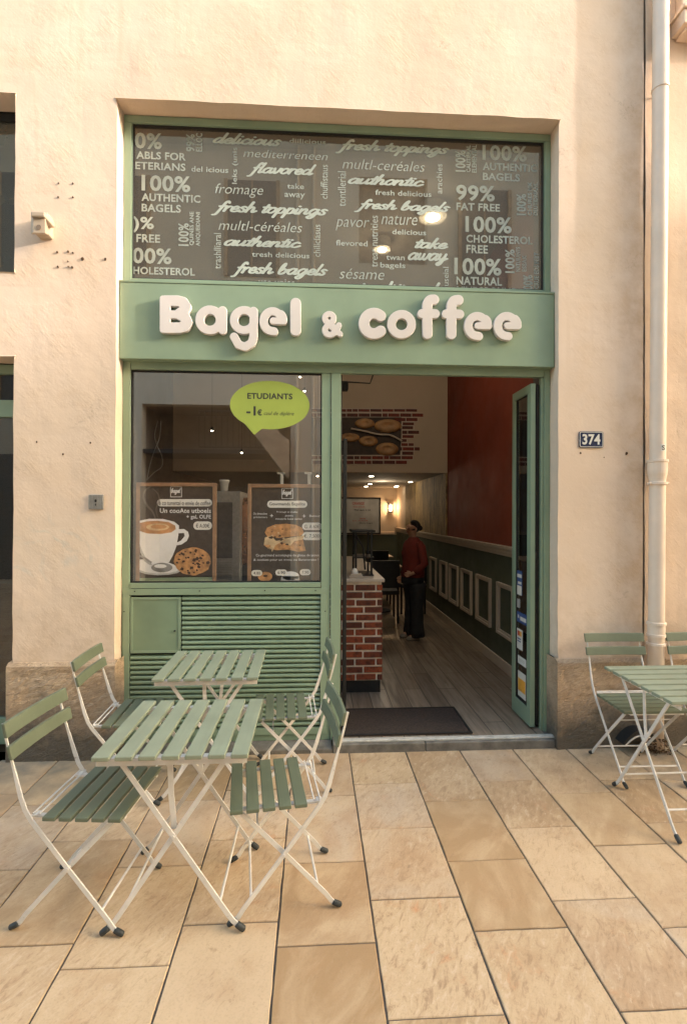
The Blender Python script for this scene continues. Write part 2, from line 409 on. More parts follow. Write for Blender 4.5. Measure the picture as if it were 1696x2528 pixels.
CUR = {
 'a': (1.05, [[(.75, .8), (.45, 1), (.1, .6), (.15, .1), (.45, 0), (.75, .5), (.8, .95)], [(.8, .95), (.75, .2), (.9, 0), (1.15, .25)]]),
 'b': (.95, [[(.1, .3), (.35, 1.4), (.32, 1.9), (.12, 1.3), (.15, .1), (.5, 0), (.75, .5), (.5, .9), (.2, .6)], [(.7, .7), (1, .75)]]),
 'c': (.8, [[(.7, .8), (.45, 1), (.1, .6), (.15, .1), (.5, 0), (.85, .3)]]),
 'd': (1.05, [[(.7, .8), (.4, 1), (.08, .55), (.15, .08), (.45, .05), (.75, .5)], [(.88, 1.9), (.75, .2), (.9, 0), (1.1, .25)]]),
 'e': (.8, [[(.1, .4), (.5, .5), (.65, .8), (.4, 1), (.1, .6), (.15, .1), (.5, 0), (.85, .3)]]),
 'f': (.65, [[(.75, 1.6), (.6, 1.9), (.4, 1.6), (.25, .3), (.1, -.6), (-.15, -.75)], [(.05, .9), (.65, 1.0)]]),
 'g': (1.05, [[(.75, .8), (.45, 1), (.1, .6), (.15, .1), (.45, 0), (.75, .5)], [(.82, .95), (.7, -.3), (.4, -.8), (.1, -.55), (.5, -.15), (1.1, .3)]]),
 'h': (.95, [[(.25, 1.9), (.05, 0)], [(.08, .4), (.4, .95), (.65, .8), (.6, .15), (.75, 0), (1, .25)]]),
 'i': (.45, [[(.15, .95), (.1, .15), (.25, 0), (.5, .25)], [(.22, 1.4), (.24, 1.42)]]),
 'k': (.85, [[(.25, 1.9), (.05, 0)], [(.65, .95), (.15, .5), (.45, .35), (.6, 0), (.9, .2)]]),
 'l': (.45, [[(.3, 1.9), (.1, .2), (.25, 0), (.5, .25)]]),
 'n': (.95, [[(.1, .95), (.05, 0)], [(.06, .4), (.4, .95), (.65, .8), (.6, .15), (.75, 0), (1, .25)]]),
 'o': (.92, [[(.45, 1), (.1, .6), (.15, .1), (.45, 0), (.75, .4), (.7, .85), (.45, 1)], [(.7, .8), (1, .8)]]),
 'p': (.88, [[(.2, 1), (0, -.8)], [(.1, .6), (.45, 1), (.7, .7), (.6, .1), (.3, 0)], [(.6, .1), (.95, .3)]]),
 'r': (.62, [[(.1, .95), (.05, 0)], [(.08, .5), (.35, .95), (.62, .85)]]),
 's': (.7, [[(.6, .85), (.35, 1), (.15, .75), (.5, .4), (.45, .05), (.15, 0), (0, .15)]]),
 't': (.5, [[(.35, 1.5), (.15, .2), (.3, 0), (.55, .25)], [(0, 1.0), (.6, 1.05)]]),
 'u': (1.0, [[(.1, .95), (.05, .3), (.25, 0), (.6, .4), (.7, .95)], [(.7, .95), (.65, .2), (.8, 0), (1.05, .25)]]),
 'v': (.85, [[(.1, .95), (.2, .2), (.35, 0), (.65, .5), (.7, .95), (.95, .85)]]),
 'w': (1.2, [[(.1, .95), (.1, .3), (.3, 0), (.5, .3), (.55, .9), (.55, .3), (.8, 0), (1.05, .5), (1.1, .95), (1.3, .85)]]),
 'y': (.95, [[(.1, .95), (.1, .3), (.3, .05), (.6, .4), (.7, .95)], [(.7, .95), (.6, -.3), (.35, -.8), (.1, -.6), (.5, -.15), (1, .25)]]),
}
_cur = {}
def cursive(s):
    if s in _cur: return _cur[s].copy()
    x = 0; st = []
    for ch in s:
        if ch == ' ': x += .6; continue
        w, ss = CUR[ch]
        for k in ss:
            q = catmull(k, 4); st.append(([(x+px+.32*py, py) for px, py in q], .15 if len(q) > 2 else .16))
        x += w
    me = loops_mesh('script', field_loops(st, .055, .12)); _cur[s] = me
    return me.copy()
def fontmesh(s, off=0.0, shear=0.0, spacing=1.0):
    cu = bpy.data.curves.new('t', 'FONT'); cu.body = s; cu.size = 1; cu.offset = off; cu.shear = shear; cu.resolution_u = 3; cu.space_character = spacing
    o = bpy.data.objects.new('t', cu); me = bpy.data.meshes.new_from_object(o)
    bpy.data.objects.remove(o); bpy.data.curves.remove(cu); return me
def put_text(name, s, style, p0, p1, m, parent, vertical=False, eps=0.0, plane='Y'):
    """write s into the rectangle p0 (left, top) - p1 (right, bottom), both points on the carrying surface"""
    if style == 'C': me = cursive(s)
    else:
        off, sh, sp = {'B': (.028, 0, 1.05), 'L': (-.006, .25, 1.0), 'S': (.014, 0, 1.02), 'R': (.004, 0, 1), 'I': (.0, .3, 1)}[style]
        me = fontmesh(s, off, sh, sp)
    co = np.array([v.co[:] for v in me.vertices])
    if len(co) == 0: return None
    if vertical: co = np.stack([-co[:, 1], co[:, 0], co[:, 2]], 1)
    lo, hi = co.min(0), co.max(0)
    u = (co[:, 0]-lo[0])/(hi[0]-lo[0]); w = (co[:, 1]-lo[1])/(hi[1]-lo[1])
    for v, a, b in zip(me.vertices, u, w):
        if plane == 'Y': v.co = (p0.x+(p1.x-p0.x)*a, p0.y-eps, p1.z+(p0.z-p1.z)*b)
        else: v.co = (p0.x-eps, p0.y+(p1.y-p0.y)*a, p1.z+(p0.z-p1.z)*b)
    return link(name, me, m, parent)

# ================================================================== SETTING
# ---- paving slabs
def paving():
    cols = [-1.64, -1.265, -.885, -.505, -.135, .235, .615, .984, 1.348, 1.715, 2.08]
    known = {0: [-1.04, -.525], 1: [-1.455, -.852, -.42], 2: [-1.565, -1.05, -.52], 3: [-1.39, -.878, -.431], 4: [-1.508, -1.063, -.516],
             5: [-1.30, -.83, -.40], 6: [-1.477, -1.085, -.599], 7: [-1.343, -.858, -.405], 8: [-1.5, -1.014, -.56], 9: [-1.33, -.853, -.43]}
    known[-1] = [-1.32, -.86, -.405]; known[10] = [-1.5, -.98, -.458]
    while cols[0] > -9: cols.insert(0, cols[0]-.37)
    base = cols.index(-1.64)
    while cols[-1] < 14: cols.append(cols[-1]+.37)
    bm = B(); lay = bm.loops.layers.float_color.new('slab')
    rnd = random.Random(11)
    tones = {(5, -1.30): (.8, .2, 1), (4, -1.508): (.05, .1, .2), (4, -1.063): (.1, .3, .3), (6, -.599): (.15, .1, .1), (6, -1.085): (.2, .1, .1)}
    for ci in range(len(cols)-1):
        k = ci-base; x0, x1 = cols[ci], cols[ci+1]
        ys = sorted(known.get(k, []))
        y = ys[0] if ys else -1.2-rnd.random()*.4
        if not ys: ys = [y]
        while ys[0] > -8.2: ys.insert(0, ys[0]-rnd.choice((.42, .47, .5, .56, .62)))
        while ys[-1] < -.06 and not (k in known): ys.append(ys[-1]+rnd.choice((.45, .5, .55)))
        ys = [q for q in ys if q < -.12]+[.005]
        for a, b in zip(ys[:-1], ys[1:]):
            g = .0035
            t = tones.get((k, round(b, 3)), (rnd.random(), rnd.random(), rnd.random()))
            jx = [rnd.uniform(-.0015, .0015) for _ in range(8)]
            n = max(1, int((b-a)/.06)); nx = 6
            def edge(u, v):
                X = x0+g+(x1-x0-2*g)*u; Y = a+g+(b-a-2*g)*v
                e = noise.noise(Vector((X*17, Y*17, k)))*.0028
                if u in (0, 1): X += e
                if v in (0, 1): Y += e
                return X, Y
            ring_t, ring_b = {}, {}
            tilt = (rnd.uniform(-.0012, .0012), rnd.uniform(-.0012, .0012), rnd.uniform(-.001, .001))
            for i in range(nx+1):
                for j in range(n+1):
                    X, Y = edge(i/nx, j/n)
                    u, v = i/nx-.5, j/n-.5
                    ed = i in (0, nx) or j in (0, n)
                    z = tilt[0]*u+tilt[1]*v+tilt[2]
                    if ed:
                        ring_b[i, j] = bm.verts.new((X, Y, -.03))
                        o = bm.verts.new((X, Y, z-.003)); ring_t[i, j, 'o'] = o
                        X += (.0028 if i == 0 else -.0028 if i == nx else 0); Y += (.0028 if j == 0 else -.0028 if j == n else 0)
                    ring_t[i, j] = bm.verts.new((X, Y, z))
            fs = []
            for i in range(nx):
                for j in range(n):
                    fs.append(bm.faces.new((ring_t[i, j], ring_t[i+1, j], ring_t[i+1, j+1], ring_t[i, j+1])))
            per = [(i, 0) for i in range(nx)]+[(nx, j) for j in range(n)]+[(i, n) for i in range(nx, 0, -1)]+[(0, j) for j in range(n, 0, -1)]
            for q in range(len(per)):
                A, Bq = per[q], per[(q+1) % len(per)]
                fs.append(bm.faces.new((ring_t[A+('o',)], ring_t[Bq+('o',)], ring_t[Bq], ring_t[A])))
                fs.append(bm.faces.new((ring_b[A], ring_b[Bq], ring_t[Bq+('o',)], ring_t[A+('o',)])))
            for f in fs:
                for lp in f.loops: lp[lay] = (t[0], t[1], t[2], 1)
    o = obj('paving', bm, M['stone'], recalc=False)
    return tag(o, 'large tan sandstone slabs laid in staggered columns in front of the shop', 'paving', kind='structure')
paving()
g = bx('ground', M['mortar'], None, -60, 60, -60, .0, -.2, -.006)
tag(g, 'dark jointing bed below the paving slabs', 'ground', kind='structure')

# ---- plaster walls with openings
def wall_grid(name, m, parent, x0, x1, z0, z1, holes, depth, step=.06, thick=.4, amp=.0022, seed=0):
    xs = set(np.round(np.arange(x0, x1, step), 4)) | {x0, x1}; zs = set(np.round(np.arange(z0, z1, step), 4)) | {z0, z1}
    for a, b, c, d in holes:
        for v in (a, b):
            if x0 < v < x1: xs = {q for q in xs if abs(q-v) > step*.45}; xs.add(v)
        for v in (c, d):
            if z0 < v < z1: zs = {q for q in zs if abs(q-v) > step*.45}; zs.add(v)
    xs |= {x0, x1}; zs |= {z0, z1}
    xs = sorted(xs); zs = sorted(zs)
    bm = B(); V = {}; Vb = {}
    def inh(x, z): return any(a < x < b and c < z < d for a, b, c, d in holes)
    def onedge(x, z): return any(a-1e-6 <= x <= b+1e-6 and c-1e-6 <= z <= d+1e-6 for a, b, c, d in holes)
    def v(i, k):
        if (i, k) not in V:
            x, z = xs[i], zs[k]; e = 0; f = 0
            y = amp*2.2*noise.noise(Vector((x*1.7, seed, z*1.7)))+amp*noise.noise(Vector((x*6, seed+3, z*6)))
            if onedge(x, z):
                e = .004*noise.noise(Vector((x*7, 5, z*7))); f = .004*noise.noise(Vector((x*7, 9, z*7)))
            V[i, k] = bm.verts.new((x+e, y, z+f))
        return V[i, k]
    def vb(i, k):
        if (i, k) not in Vb:
            q = v(i, k).co; Vb[i, k] = bm.verts.new((q.x, depth, q.z))
        return Vb[i, k]
    nx, nz_ = len(xs)-1, len(zs)-1
    solid = [[not inh((xs[i]+xs[i+1])/2, (zs[k]+zs[k+1])/2) for k in range(nz_)] for i in range(nx)]
    for i in range(nx):
        for k in range(nz_):
            if solid[i][k]: bm.faces.new((v(i, k), v(i+1, k), v(i+1, k+1), v(i, k+1)))
            else:
                if i > 0 and solid[i-1][k]: bm.faces.new((v(i, k), v(i, k+1), vb(i, k+1), vb(i, k)))
                if i < nx-1 and solid[i+1][k]: bm.faces.new((v(i+1, k+1), v(i+1, k), vb(i+1, k), vb(i+1, k+1)))
                if k < nz_-1 and solid[i][k+1]: bm.faces.new((v(i, k+1), v(i+1, k+1), vb(i+1, k+1), vb(i, k+1)))
                if k > 0 and solid[i][k-1]: bm.faces.new((v(i+1, k), v(i, k), vb(i, k), vb(i+1, k)))
    o = obj(name, bm, m, parent, smooth=False, recalc=False)
    b = o.modifiers.new('bevel', 'BEVEL'); b.width = .006; b.segments = 2; b.limit_method = 'ANGLE'; b.angle_limit = R(50)
    return o
OX0, OX1, OZ1 = -1.305, 1.672, 4.312
bld = empty('plaster_building', (0, 0, 0), label='cream plastered building around the green shopfront, with rough stone plinths', cat='building')
wall_grid('wall', M['plaster'], bld, -3.2, 2.268, .60, 7.2,
          [(-4, -1.935, -.1, 2.607), (-4, -1.935, 3.15, 4.312), (OX0, OX1, -.1, OZ1)], .16)
bw = B(); box(bw, -9, -3.2, 0, .4, 0, 7.2); box(bw, -3.2, 2.268, .17, .42, 4.33, 7.2); box(bw, -1.935, OX0, .165, .42, 0, 4.33); box(bw, OX1, 2.268, .165, .42, 0, 4.33)
box(bw, -3.2, -1.935, .24, .42, 2.62, 3.14); obj('wall_core', bw, M['mortar'], bld)
def plinth(x0, x1, y0=-.034, z1=.63):
    bm = B(); n = 1
    st = .022
    xs = list(np.linspace(x0, x1, max(2, int((x1-x0)/st)+1))); zs = list(np.linspace(-.02, z1-.02, 30))
    ed = .045
    P = []
    for i, x in enumerate(xs):
        row = []
        for k, z in enumerate(zs):
            inner = (x-x0 > ed and x1-x > ed and z1-z > ed)
            y = y0+(.004+.007*noise.noise(Vector((x*9, 2, z*9)))+.006*noise.noise(Vector(((x+z)*26, 2, (z-x)*55))) if inner else .0015*noise.noise(Vector((x*30, 7, z*30))))
            row.append(bm.verts.new((x+.003*noise.noise(Vector((z*6, x, 1))), y, z)))
        P.append(row)
    for i in range(len(xs)-1):
        for k in range(len(zs)-1): bm.faces.new((P[i][k], P[i+1][k], P[i+1][k+1], P[i][k+1]))
    # chamfered top and returns
    T = [bm.verts.new((x, y0+.024, z1)) for x in xs]; Tb = [bm.verts.new((x, .03, z1+.004)) for x in xs]
    for i in range(len(xs)-1):
        bm.faces.new((P[i][-1], P[i+1][-1], T[i+1], T[i])); bm.faces.new((T[i], T[i+1], Tb[i+1], Tb[i]))
    for row, t, tb, flip in ((P[0], T[0], Tb[0], 1), (P[-1], T[-1], Tb[-1], 0)):
        bk = [bm.verts.new((v.co.x, .16, v.co.z)) for v in row]; bt = bm.verts.new((t.co.x, .16, z1))
        for k in range(len(row)-1): bm.faces.new((row[k], row[k+1], bk[k+1], bk[k]))
        bm.faces.new((row[-1], t, bt, bk[-1])); bm.faces.new((t, tb, bt))
    return obj('plinth', bm, M['plinth'], bld)
plinth(-1.962, -1.283+.0); plinth(1.648, 2.262, z1=.607)
# anchor holes and rust spots left in the plaster
M['rust'] = simple('rusty_hole', (.07, .035, .015), .9, var=.4, scale=60)
def hole(px, py, r):
    bm = B()
    c = W(px, py, Y=-.0035); pts = [(c.x+r*random.uniform(.7, 1.2)*math.cos(a), c.z+r*random.uniform(.8, 1.5)*math.sin(a)) for a in np.linspace(0, 2*PI, 9)[:-1]]
    prism(bm, pts, -.0055, .02); obj('anchor_hole', bm, M['rust'], bld)
s4 = .2397
for x, y, r in ((606, 1052, .0045), (753, 1053, .005), (604, 1195, .005), (753, 1196, .005), (592, 1763, .006), (706, 1755, .006), (753, 1769, .005), (703, 1857, .0035), (600, 1912, .006), (708, 1911, .005), (747, 1917, .006), (856, 1830, .0095), (1088, 1834, .007)):
    hole(x*s4, 200+y*s4, r)
for x, y, r in ((210, 575, .005), (514, 580, .006), (359, 645, .006)): hole(x*.4366, 840+y*.4366, r)
for x, y, r in ((229, 690, .007), (412, 723, .003), (587, 692, .009)): hole(1360+x*.3167, 900+y*.3167, r)
# a folded open mullion of the neighbouring openings (left edge of the frame)
nb = empty('left_shopfront', (-2.5, .16, 0), label='green framed glazed shopfront of the next opening at the far left edge', cat='shopfront')
def gbox(name, x0, x1, z0, z1, y0, y1, m='green', par=None, bevel=.003):
    return bx(name, M[m], par, x0, x1, y0, y1, z0, z1, bevel=bevel)
gbox('rail', -3.2, -1.937, 2.538, 2.600, .165, .225, par=nb); gbox('rail', -3.2, -1.937, 2.245, 2.36, .165, .225, par=nb)
gbox('rail', -3.2, -1.964, .03, .205, .165, .225, par=nb)
M['glass_left'] = glassmat('dark_shop_glass', .07, (.6, .58, .55), .12, (.10, .075, .05))
bx('glass', M['glass_left'], nb, -3.2, -1.937, .195, .201, .205, 2.538)
uw = empty('upper_left_window', (-2.5, .16, 3.15), label='dark grey glazed window cut off by the top left edge, above the left shopfront', cat='window')
gbox('frame', -3.2, -1.937, 4.255, 4.305, .165, .215, m='black', par=uw); gbox('frame', -3.2, -1.937, 3.155, 3.172, .12, .215, m='green', par=uw)
bx('glass', M['glass_side'], uw, -3.2, -1.937, .185, .19, 3.172, 4.255)
# right neighbour
nbb = empty('right_neighbour_building', (2.28, 0, 0), label='rough cream plastered wall of the next house right of the drainpipe', cat='building')
wall_grid('wall', M['plaster_rough'], nbb, 2.281, 4.2, 0, 5.4, [], .3, amp=.005, seed=40)
bw = B(); box(bw, 2.281, 14, .05, .4, 0, 7.2); box(bw, 4.2, 14, 0.0, .045, 0, 7.2); box(bw, 2.3, 4.2, 0.0, .045, 5.4, 7.2); obj('wall_core', bw, M['plaster_rough'], nbb)
bx('plinth', M['plinth'], nbb, 2.36, 4.2, -.022, .02, -.02, .60, bevel=.006)
co = B()
xl, zb = 2.462, 4.885
for y0, x_, z0, z1 in ((-.13, 0, zb+.02, zb+.115), (-.105, .03, zb, zb+.018), (-.145, -.012, zb+.117, zb+.14), (-.09, .02, zb+.142, zb+.19), (-.075, .03, zb+.192, zb+.9)):
    box(co, xl+x_, 4.2, y0, -.006, z0, z1)
obj('cornice', co, M['plaster'], nbb, bevel=.005)

# ---- drainpipe
dp = empty('drainpipe', (2.318, -.070, 0), label='cream painted cast drainpipe running down the wall joint right of the shop', cat='drainpipe')
pr = .050
def px_(z): return 2.312+.006*z
bm = B(); tube(bm, [(px_(z), -.070, z) for z in (0.02, 1.0, 1.85, 3, 4.5, 7.2)], pr, 24); obj('pipe', bm, M['pipe'], dp, smooth=True)
def ring(name, prof, z0):
    bm = B(); lathe(bm, prof, (px_(z0), -.070, z0), 24); return obj(name, bm, M['pipe'], dp, smooth=False)
ring('socket', [(pr+.001, 0), (pr+.004, .02), (pr+.009, .04), (pr+.011, .06), (pr+.011, .115), (pr+.016, .12), (pr+.016, .135), (pr+.002, .137)], 1.835)
ring('collar', [(pr+.002, 0), (pr+.011, .003), (pr+.011, .018), (pr+.002, .02)], 1.80)
ring('socket', [(pr+.001, 0), (pr+.008, .002), (pr+.008, .02), (pr+.004, .022), (pr+.004, .08), (pr+.010, .082), (pr+.010, .1), (pr+.001, .102)], .77)
ring('collar', [(pr+.002, 0), (pr+.009, .003), (pr+.009, .02), (pr+.002, .022)], .71)
ring('clamp', [(pr+.001, 0), (pr+.005, .001), (pr+.005, .018), (pr+.001, .02)], 4.49)
for p_, q_, r_ in (((px_(4.5), -.03, 4.5), (px_(4.5), .02, 4.5), .006), ((2.262, -.09, 1.81), (2.25, -.09, 1.81), .01), ((2.372, -.09, 1.81), (2.388, -.09, 1.81), .01)):
    bm = B(); tube(bm, [p_, q_], r_, 8); obj('bolt', bm, M['pipe'], dp)
# small square sticker bent on the pipe
st = B()
for a0, z0, z1, m_ in ((0, 2.025, 2.072, 0),):
    A = np.linspace(R(-105), R(-62), 6); c = (px_(2.05), -.070)
    lo = [st.verts.new((c[0]+(pr+.001)*math.cos(a), c[1]+(pr+.001)*math.sin(a), z0)) for a in A]
    hi = [st.verts.new((c[0]+(pr+.001)*math.cos(a), c[1]+(pr+.001)*math.sin(a), z1)) for a in A]
    for i in range(5): st.faces.new((lo[i], lo[i+1], hi[i+1], hi[i]))
M['sticker_white'] = simple('white_sticker', (.62, .60, .55), .5, var=.05); M['ink'] = simple('black_ink', (.03, .03, .03), .5)
M['navy'] = simple('navy_enamel', (.015, .022, .06), .25, var=.1)
stk = obj('sticker', st, M['sticker_white'], None)
tag(stk, 'tiny square black and white sticker on the drainpipe above its socket', 'sticker')
q = fontmesh('S', .02)
lo = min(v.co.x for v in q.vertices); hi = max(v.co.x for v in q.vertices); hz = max(v.co.y for v in q.vertices)
for v in q.vertices:
    u = (v.co.x-lo)/(hi-lo); a = R(-97)+R(26)*u
    v.co = (px_(2.05)+(pr+.002)*math.cos(a), -.070+(pr+.002)*math.sin(a), 2.032+.033*v.co.y/hz)
link('mark', q, M['ink'], stk)

# ---- small things on the wall
np_ = empty('house_number_plate', (1.898, 0, 2.06), label='dark blue enamel house number plate 374 with a white rim', cat='sign')
def rrect(x0, x1, z0, z1, r, n=5):
    pts = []
    for cx, cz, a0 in ((x1-r, z1-r, 0), (x0+r, z1-r, 90), (x0+r, z0+r, 180), (x1-r, z0+r, 270)):
        pts += [(cx+r*math.cos(R(a0+90*k/n)), cz+r*math.sin(R(a0+90*k/n))) for k in range(n+1)]
    return pts
a = W(1360+217*.3167, 900+520*.3167, Y=-.01); b = W(1360+407*.3167, 900+649*.3167, Y=-.01)
bm = B(); prism(bm, rrect(a.x, b.x, b.z, a.z, .014), -.011, .004); obj('plate', bm, M['navy'], np_, bevel=.0015)
bm = B()
o1 = rrect(a.x+.004, b.x-.004, b.z+.004, a.z-.004, .012); i1 = rrect(a.x+.0075, b.x-.0075, b.z+.0075, a.z-.0075, .0095)
vo = [[bm.verts.new((p[0], y, p[1])) for p in L] for L, y in ((o1, -.0125), (i1, -.0125), (o1, -.0105), (i1, -.0105))]
for i in range(len(o1)):
    j = (i+1) % len(o1); bm.faces.new((vo[0][i], vo[0][j], vo[1][j], vo[1][i])); bm.faces.new((vo[2][i], vo[2][j], vo[0][j], vo[0][i])); bm.faces.new((vo[1][i], vo[1][j], vo[3][j], vo[3][i]))
obj('rim', bm, M['sticker_white'], np_)
put_text('number', '374', 'B', W(1360+243*.3167, 900+541*.3167, Y=-.0125), W(1360+382*.3167, 900+626*.3167, Y=-.0125), M['sticker_white'], np_)
sw = empty('key_switch_plate', (-1.42, 0, 1.665), label='square grey metal key switch plate on the left pier', cat='switch plate')
M['zinc'] = simple('ribbed_zinc', (.30, .29, .27), .5, .5, var=.15, scale=40)
a = W(503*.4366, 840+872*.4366, Y=-.012); b = W(585*.4366, 840+957*.4366, Y=-.012)
bx('plate', M['zinc'], sw, a.x, b.x, -.013, .003, b.z, a.z, bevel=.003)
bm = B()
for i in range(9):
    x = a.x+.006+(b.x-a.x-.012)*i/8; box(bm, x-.0012, x+.0012, -.0145, -.012, b.z+.004, a.z-.004)
obj('rib', bm, M['zinc'], sw)
bm = B(); cx, cz = (a.x+b.x)/2, (a.z+b.z)/2; prism(bm, disc(cx, cz+.008, .006, .010, 14), -.017, -.012); prism(bm, disc(cx, cz-.017, .003, .008, 10), -.0165, -.012); obj('keyhole', bm, M['gasket'], sw)
# outdoor sensor housing on the left pier
se = empty('wall_sensor', (-1.77, 0, 3.46), label='beige plastic sensor box with a round eye on the upper left pier', cat='sensor')
M['beige'] = simple('beige_plastic', (.42, .33, .24), .5, var=.05); M['beige_d'] = simple('sensor_eye', (.20, .15, .11), .3)
def sx_(x, y, Y): return W(x*s4, 200+y*s4, Y=Y)
f0, f1 = sx_(342, 1415, -.16), sx_(472, 1570, -.16)
bm = B(); mt = None
fr = [Vector((f0.x, -.16, f1.z)), Vector((f1.x, -.16, f1.z)), Vector((f1.x, -.16, f0.z)), Vector((f0.x, -.16, f0.z))]
w0, w1 = sx_(415, 1640, -.002), sx_(562, 1400, -.002)
bk = [Vector((w0.x-.02, -.07, w0.z)), Vector((w0.x+.085, -.07, w0.z)), Vector((w0.x+.085, -.07, w1.z-.01)), Vector((w0.x-.02, -.07, w1.z-.01))]
va = [bm.verts.new(p) for p in fr]; vb_ = [bm.verts.new(p) for p in bk]
bm.faces.new(va); bm.faces.new(vb_[::-1])
for i in range(4): bm.faces.new((va[i], vb_[i], vb_[(i+1) % 4], va[(i+1) % 4]))
obj('housing', bm, M['beige'], se, bevel=.004)
bx('hood', M['beige'], se, f0.x-.004, f1.x+.004, -.178, -.05, f0.z+.002, f0.z+.036, bevel=.008)
bx('bracket', M['beige'], se, (w0.x+w1.x)/2-.045, w1.x-.004, -.066, .004, w0.z+.005, w1.z-.012, bevel=.01)
c = sx_(405, 1508, -.161); bm = B(); prism(bm, disc(c.x, c.z, .015, .016, 20), -.1635, -.158); obj('eye', bm, M['beige_d'], se)
for z_ in (w0.z+.02, w1.z-.03):
    bm = B(); tube(bm, [(w1.x-.03, -.07, z_), (w1.x-.03, -.078, z_)], .006, 8); obj('screw', bm, M['beige_d'], se)

# ================================================================== SHOPFRONT
sf = empty('shopfront', (0.18, .13, 0), label='sage green painted shopfront joinery filling the wall opening', cat='shopfront')
Y0, Y1 = .13, .168
gbox('frame', OX0+.002, -1.252, .03, 4.257, Y0, Y1, par=sf)         # left stile
gbox('frame', 1.628, OX1-.002, .03, 4.257, Y0, Y1, par=sf)          # right stile
gbox('frame', OX0+.002, OX1-.002, 4.259, 4.308, Y0, Y1, par=sf)     # head
gbox('frame', -1.250, 1.626, 3.140, 3.194, Y0, Y1, par=sf)          # transom sill
gbox('frame', -1.250, 1.626, 2.575, 2.64, Y0, Y1, par=sf)           # rail over door and window
gbox('mullion', .047, .110, .03, 2.573, Y0, Y1, par=sf); gbox('mullion', .113, .180, .03, 2.573, Y0-.008, Y1, par=sf)
gbox('door_jamb', 1.606, 1.626, .03, 2.573, Y0+.006, Y1, par=sf); gbox('door_jamb', .182, .190, .07, 2.573, Y0+.03, Y1, m='black', par=sf)
gbox('window_sill', -1.250, .045, 1.086, 1.120, Y0-.004, Y1, par=sf)
def bead(name, x0, x1, z0, z1, w=.010, y0=Y0+.012, m='gasket'):
    bm = B()
    for a in ((x0, x0+w, z0+w, z1-w), (x1-w, x1, z0+w, z1-w), (x0, x1, z0, z0+w), (x0, x1, z1-w, z1)):
        box(bm, a[0], a[1], y0, Y0+.036, a[2], a[3])
    return obj(name, bm, M[m], sf)
bead('gasket', -1.249, 1.625, 3.197, 4.256, .007); bead('gasket', -1.249, .044, 1.123, 2.572, .006)
# light glazing beads
bead('glazing_bead', -1.2495, 1.6255, 3.1945, 4.2575, .0024, Y0+.004, 'green')
tw = bx('transom_glass', M['glass_top'], sf, -1.249, 1.625, .158, .164, 3.196, 4.257)
dw = bx('display_glass', M['glass'], sf, -1.249, .044, .158, .164, 1.122, 2.573)
# screws in the frame
for px, py in ((341, 695), (848, 708), (1327, 722), (333, 1460), (493, 1459), (654, 1458), (779, 1458), (307, 1510), (803, 1509)):
    bm = B(); c = W(px, py, Y=.122); prism(bm, disc(c.x, c.z, .0045, .0045, 8), .1215 if py > 1400 else .1275, .132); obj('screw', bm, M['black'], sf)
# lower panel with hatch and louvres
yP = .124
def pframe(nm_, x0, x1, z0, z1, w, y0, y1, m='green'):
    bm = B()
    for a in ((x0, x0+w, z0+w, z1-w), (x1-w, x1, z0+w, z1-w), (x0, x1, z0, z0+w), (x0, x1, z1-w, z1)): box(bm, a[0], a[1], y0, y1, a[2], a[3])
    return obj(nm_, bm, M[m], sf, bevel=.002)
pframe('panel_frame', -1.292, .088, .072, 1.083, .044, yP, .1285)
bx('kick_board', M['green'], sf, -1.250, .045, .135, .2, .03, .118, bevel=.002)
bx('backing', M['gasket'], sf, -1.250, .045, .172, .2, .12, 1.084)
hz0, hz1, hx1 = .640, 1.030, -.905
bx('access_hatch', M['green_dark'], sf, -1.244, hx1-.004, .134, .150, hz0+.004, hz1-.006, bevel=.0015)
hat = [o for o in sf.children if o.name.startswith('access_hatch')][0]
hf = B()
for a in ((-1.244, -1.228, hz0+.02, hz1-.022), (hx1-.020, hx1-.004, hz0+.02, hz1-.022), (-1.244, hx1-.004, hz0+.004, hz0+.020), (-1.244, hx1-.004, hz1-.022, hz1-.006)): box(hf, a[0], a[1], .129, .1338, a[2], a[3])
obj('hatch_frame', hf, M['green'], hat, bevel=.001)
bm = B(); c = W(280+410*.37, 1420+372*.37, Y=.13); tube(bm, [(c.x, .134, c.z), (c.x, .124, c.z)], .006, 10); obj('lock', bm, M['black'], hat)
lv = B()
zt = 1.026; pitch = .0335; n = 0
while zt-n*pitch > .13:
    z = zt-n*pitch
    xa = hx1+.004 if z > hz0+.012 else -1.246
    prof = [(.134, z-.024), (.131, z-.020), (.131, z-.010), (.136, z-.004), (.158, z+.004), (.158, z-.001), (.140, z-.010), (.140, z-.022)]
    prof = [(y, zz) for y, zz in prof]
    A = [lv.verts.new((xa, y, zz)) for y, zz in prof]; Bq = [lv.verts.new((.041, y, zz)) for y, zz in prof]
    for i in range(len(prof)):
        j = (i+1) % len(prof); lv.faces.new((A[i], A[j], Bq[j], Bq[i]))
    lv.faces.new(A[::-1]); lv.faces.new(Bq); n += 1
obj('louvre_grille', lv, M['green_dark'], sf)
# threshold
bx('threshold', M['alu'], sf, .183, 1.66, .012, .058, .058, .071, bevel=.003)
bx('threshold_track', M['alu'], sf, .183, 1.66, .030, .036, .0715, .0765, bevel=.001)
stp = tag(bx('door_step', M['darkstone'], None, -1.28, .124, -.006, .22, -.02, .0285, bevel=.006), 'low dark stone step under the louvred panel', 'step')
s2 = bx('door_step', M['darkstone'], None, .128, .748, -.012, .22, -.02, .057, bevel=.006); tag(s2, 'dark stone door step under the left half of the doorway', 'step', 'stone steps of the doorway')
s3 = bx('door_step', M['darkstone'], None, .752, 1.646, -.012, .22, -.02, .057, bevel=.006); tag(s3, 'dark stone door step under the right half of the doorway', 'step', 'stone steps of the doorway')

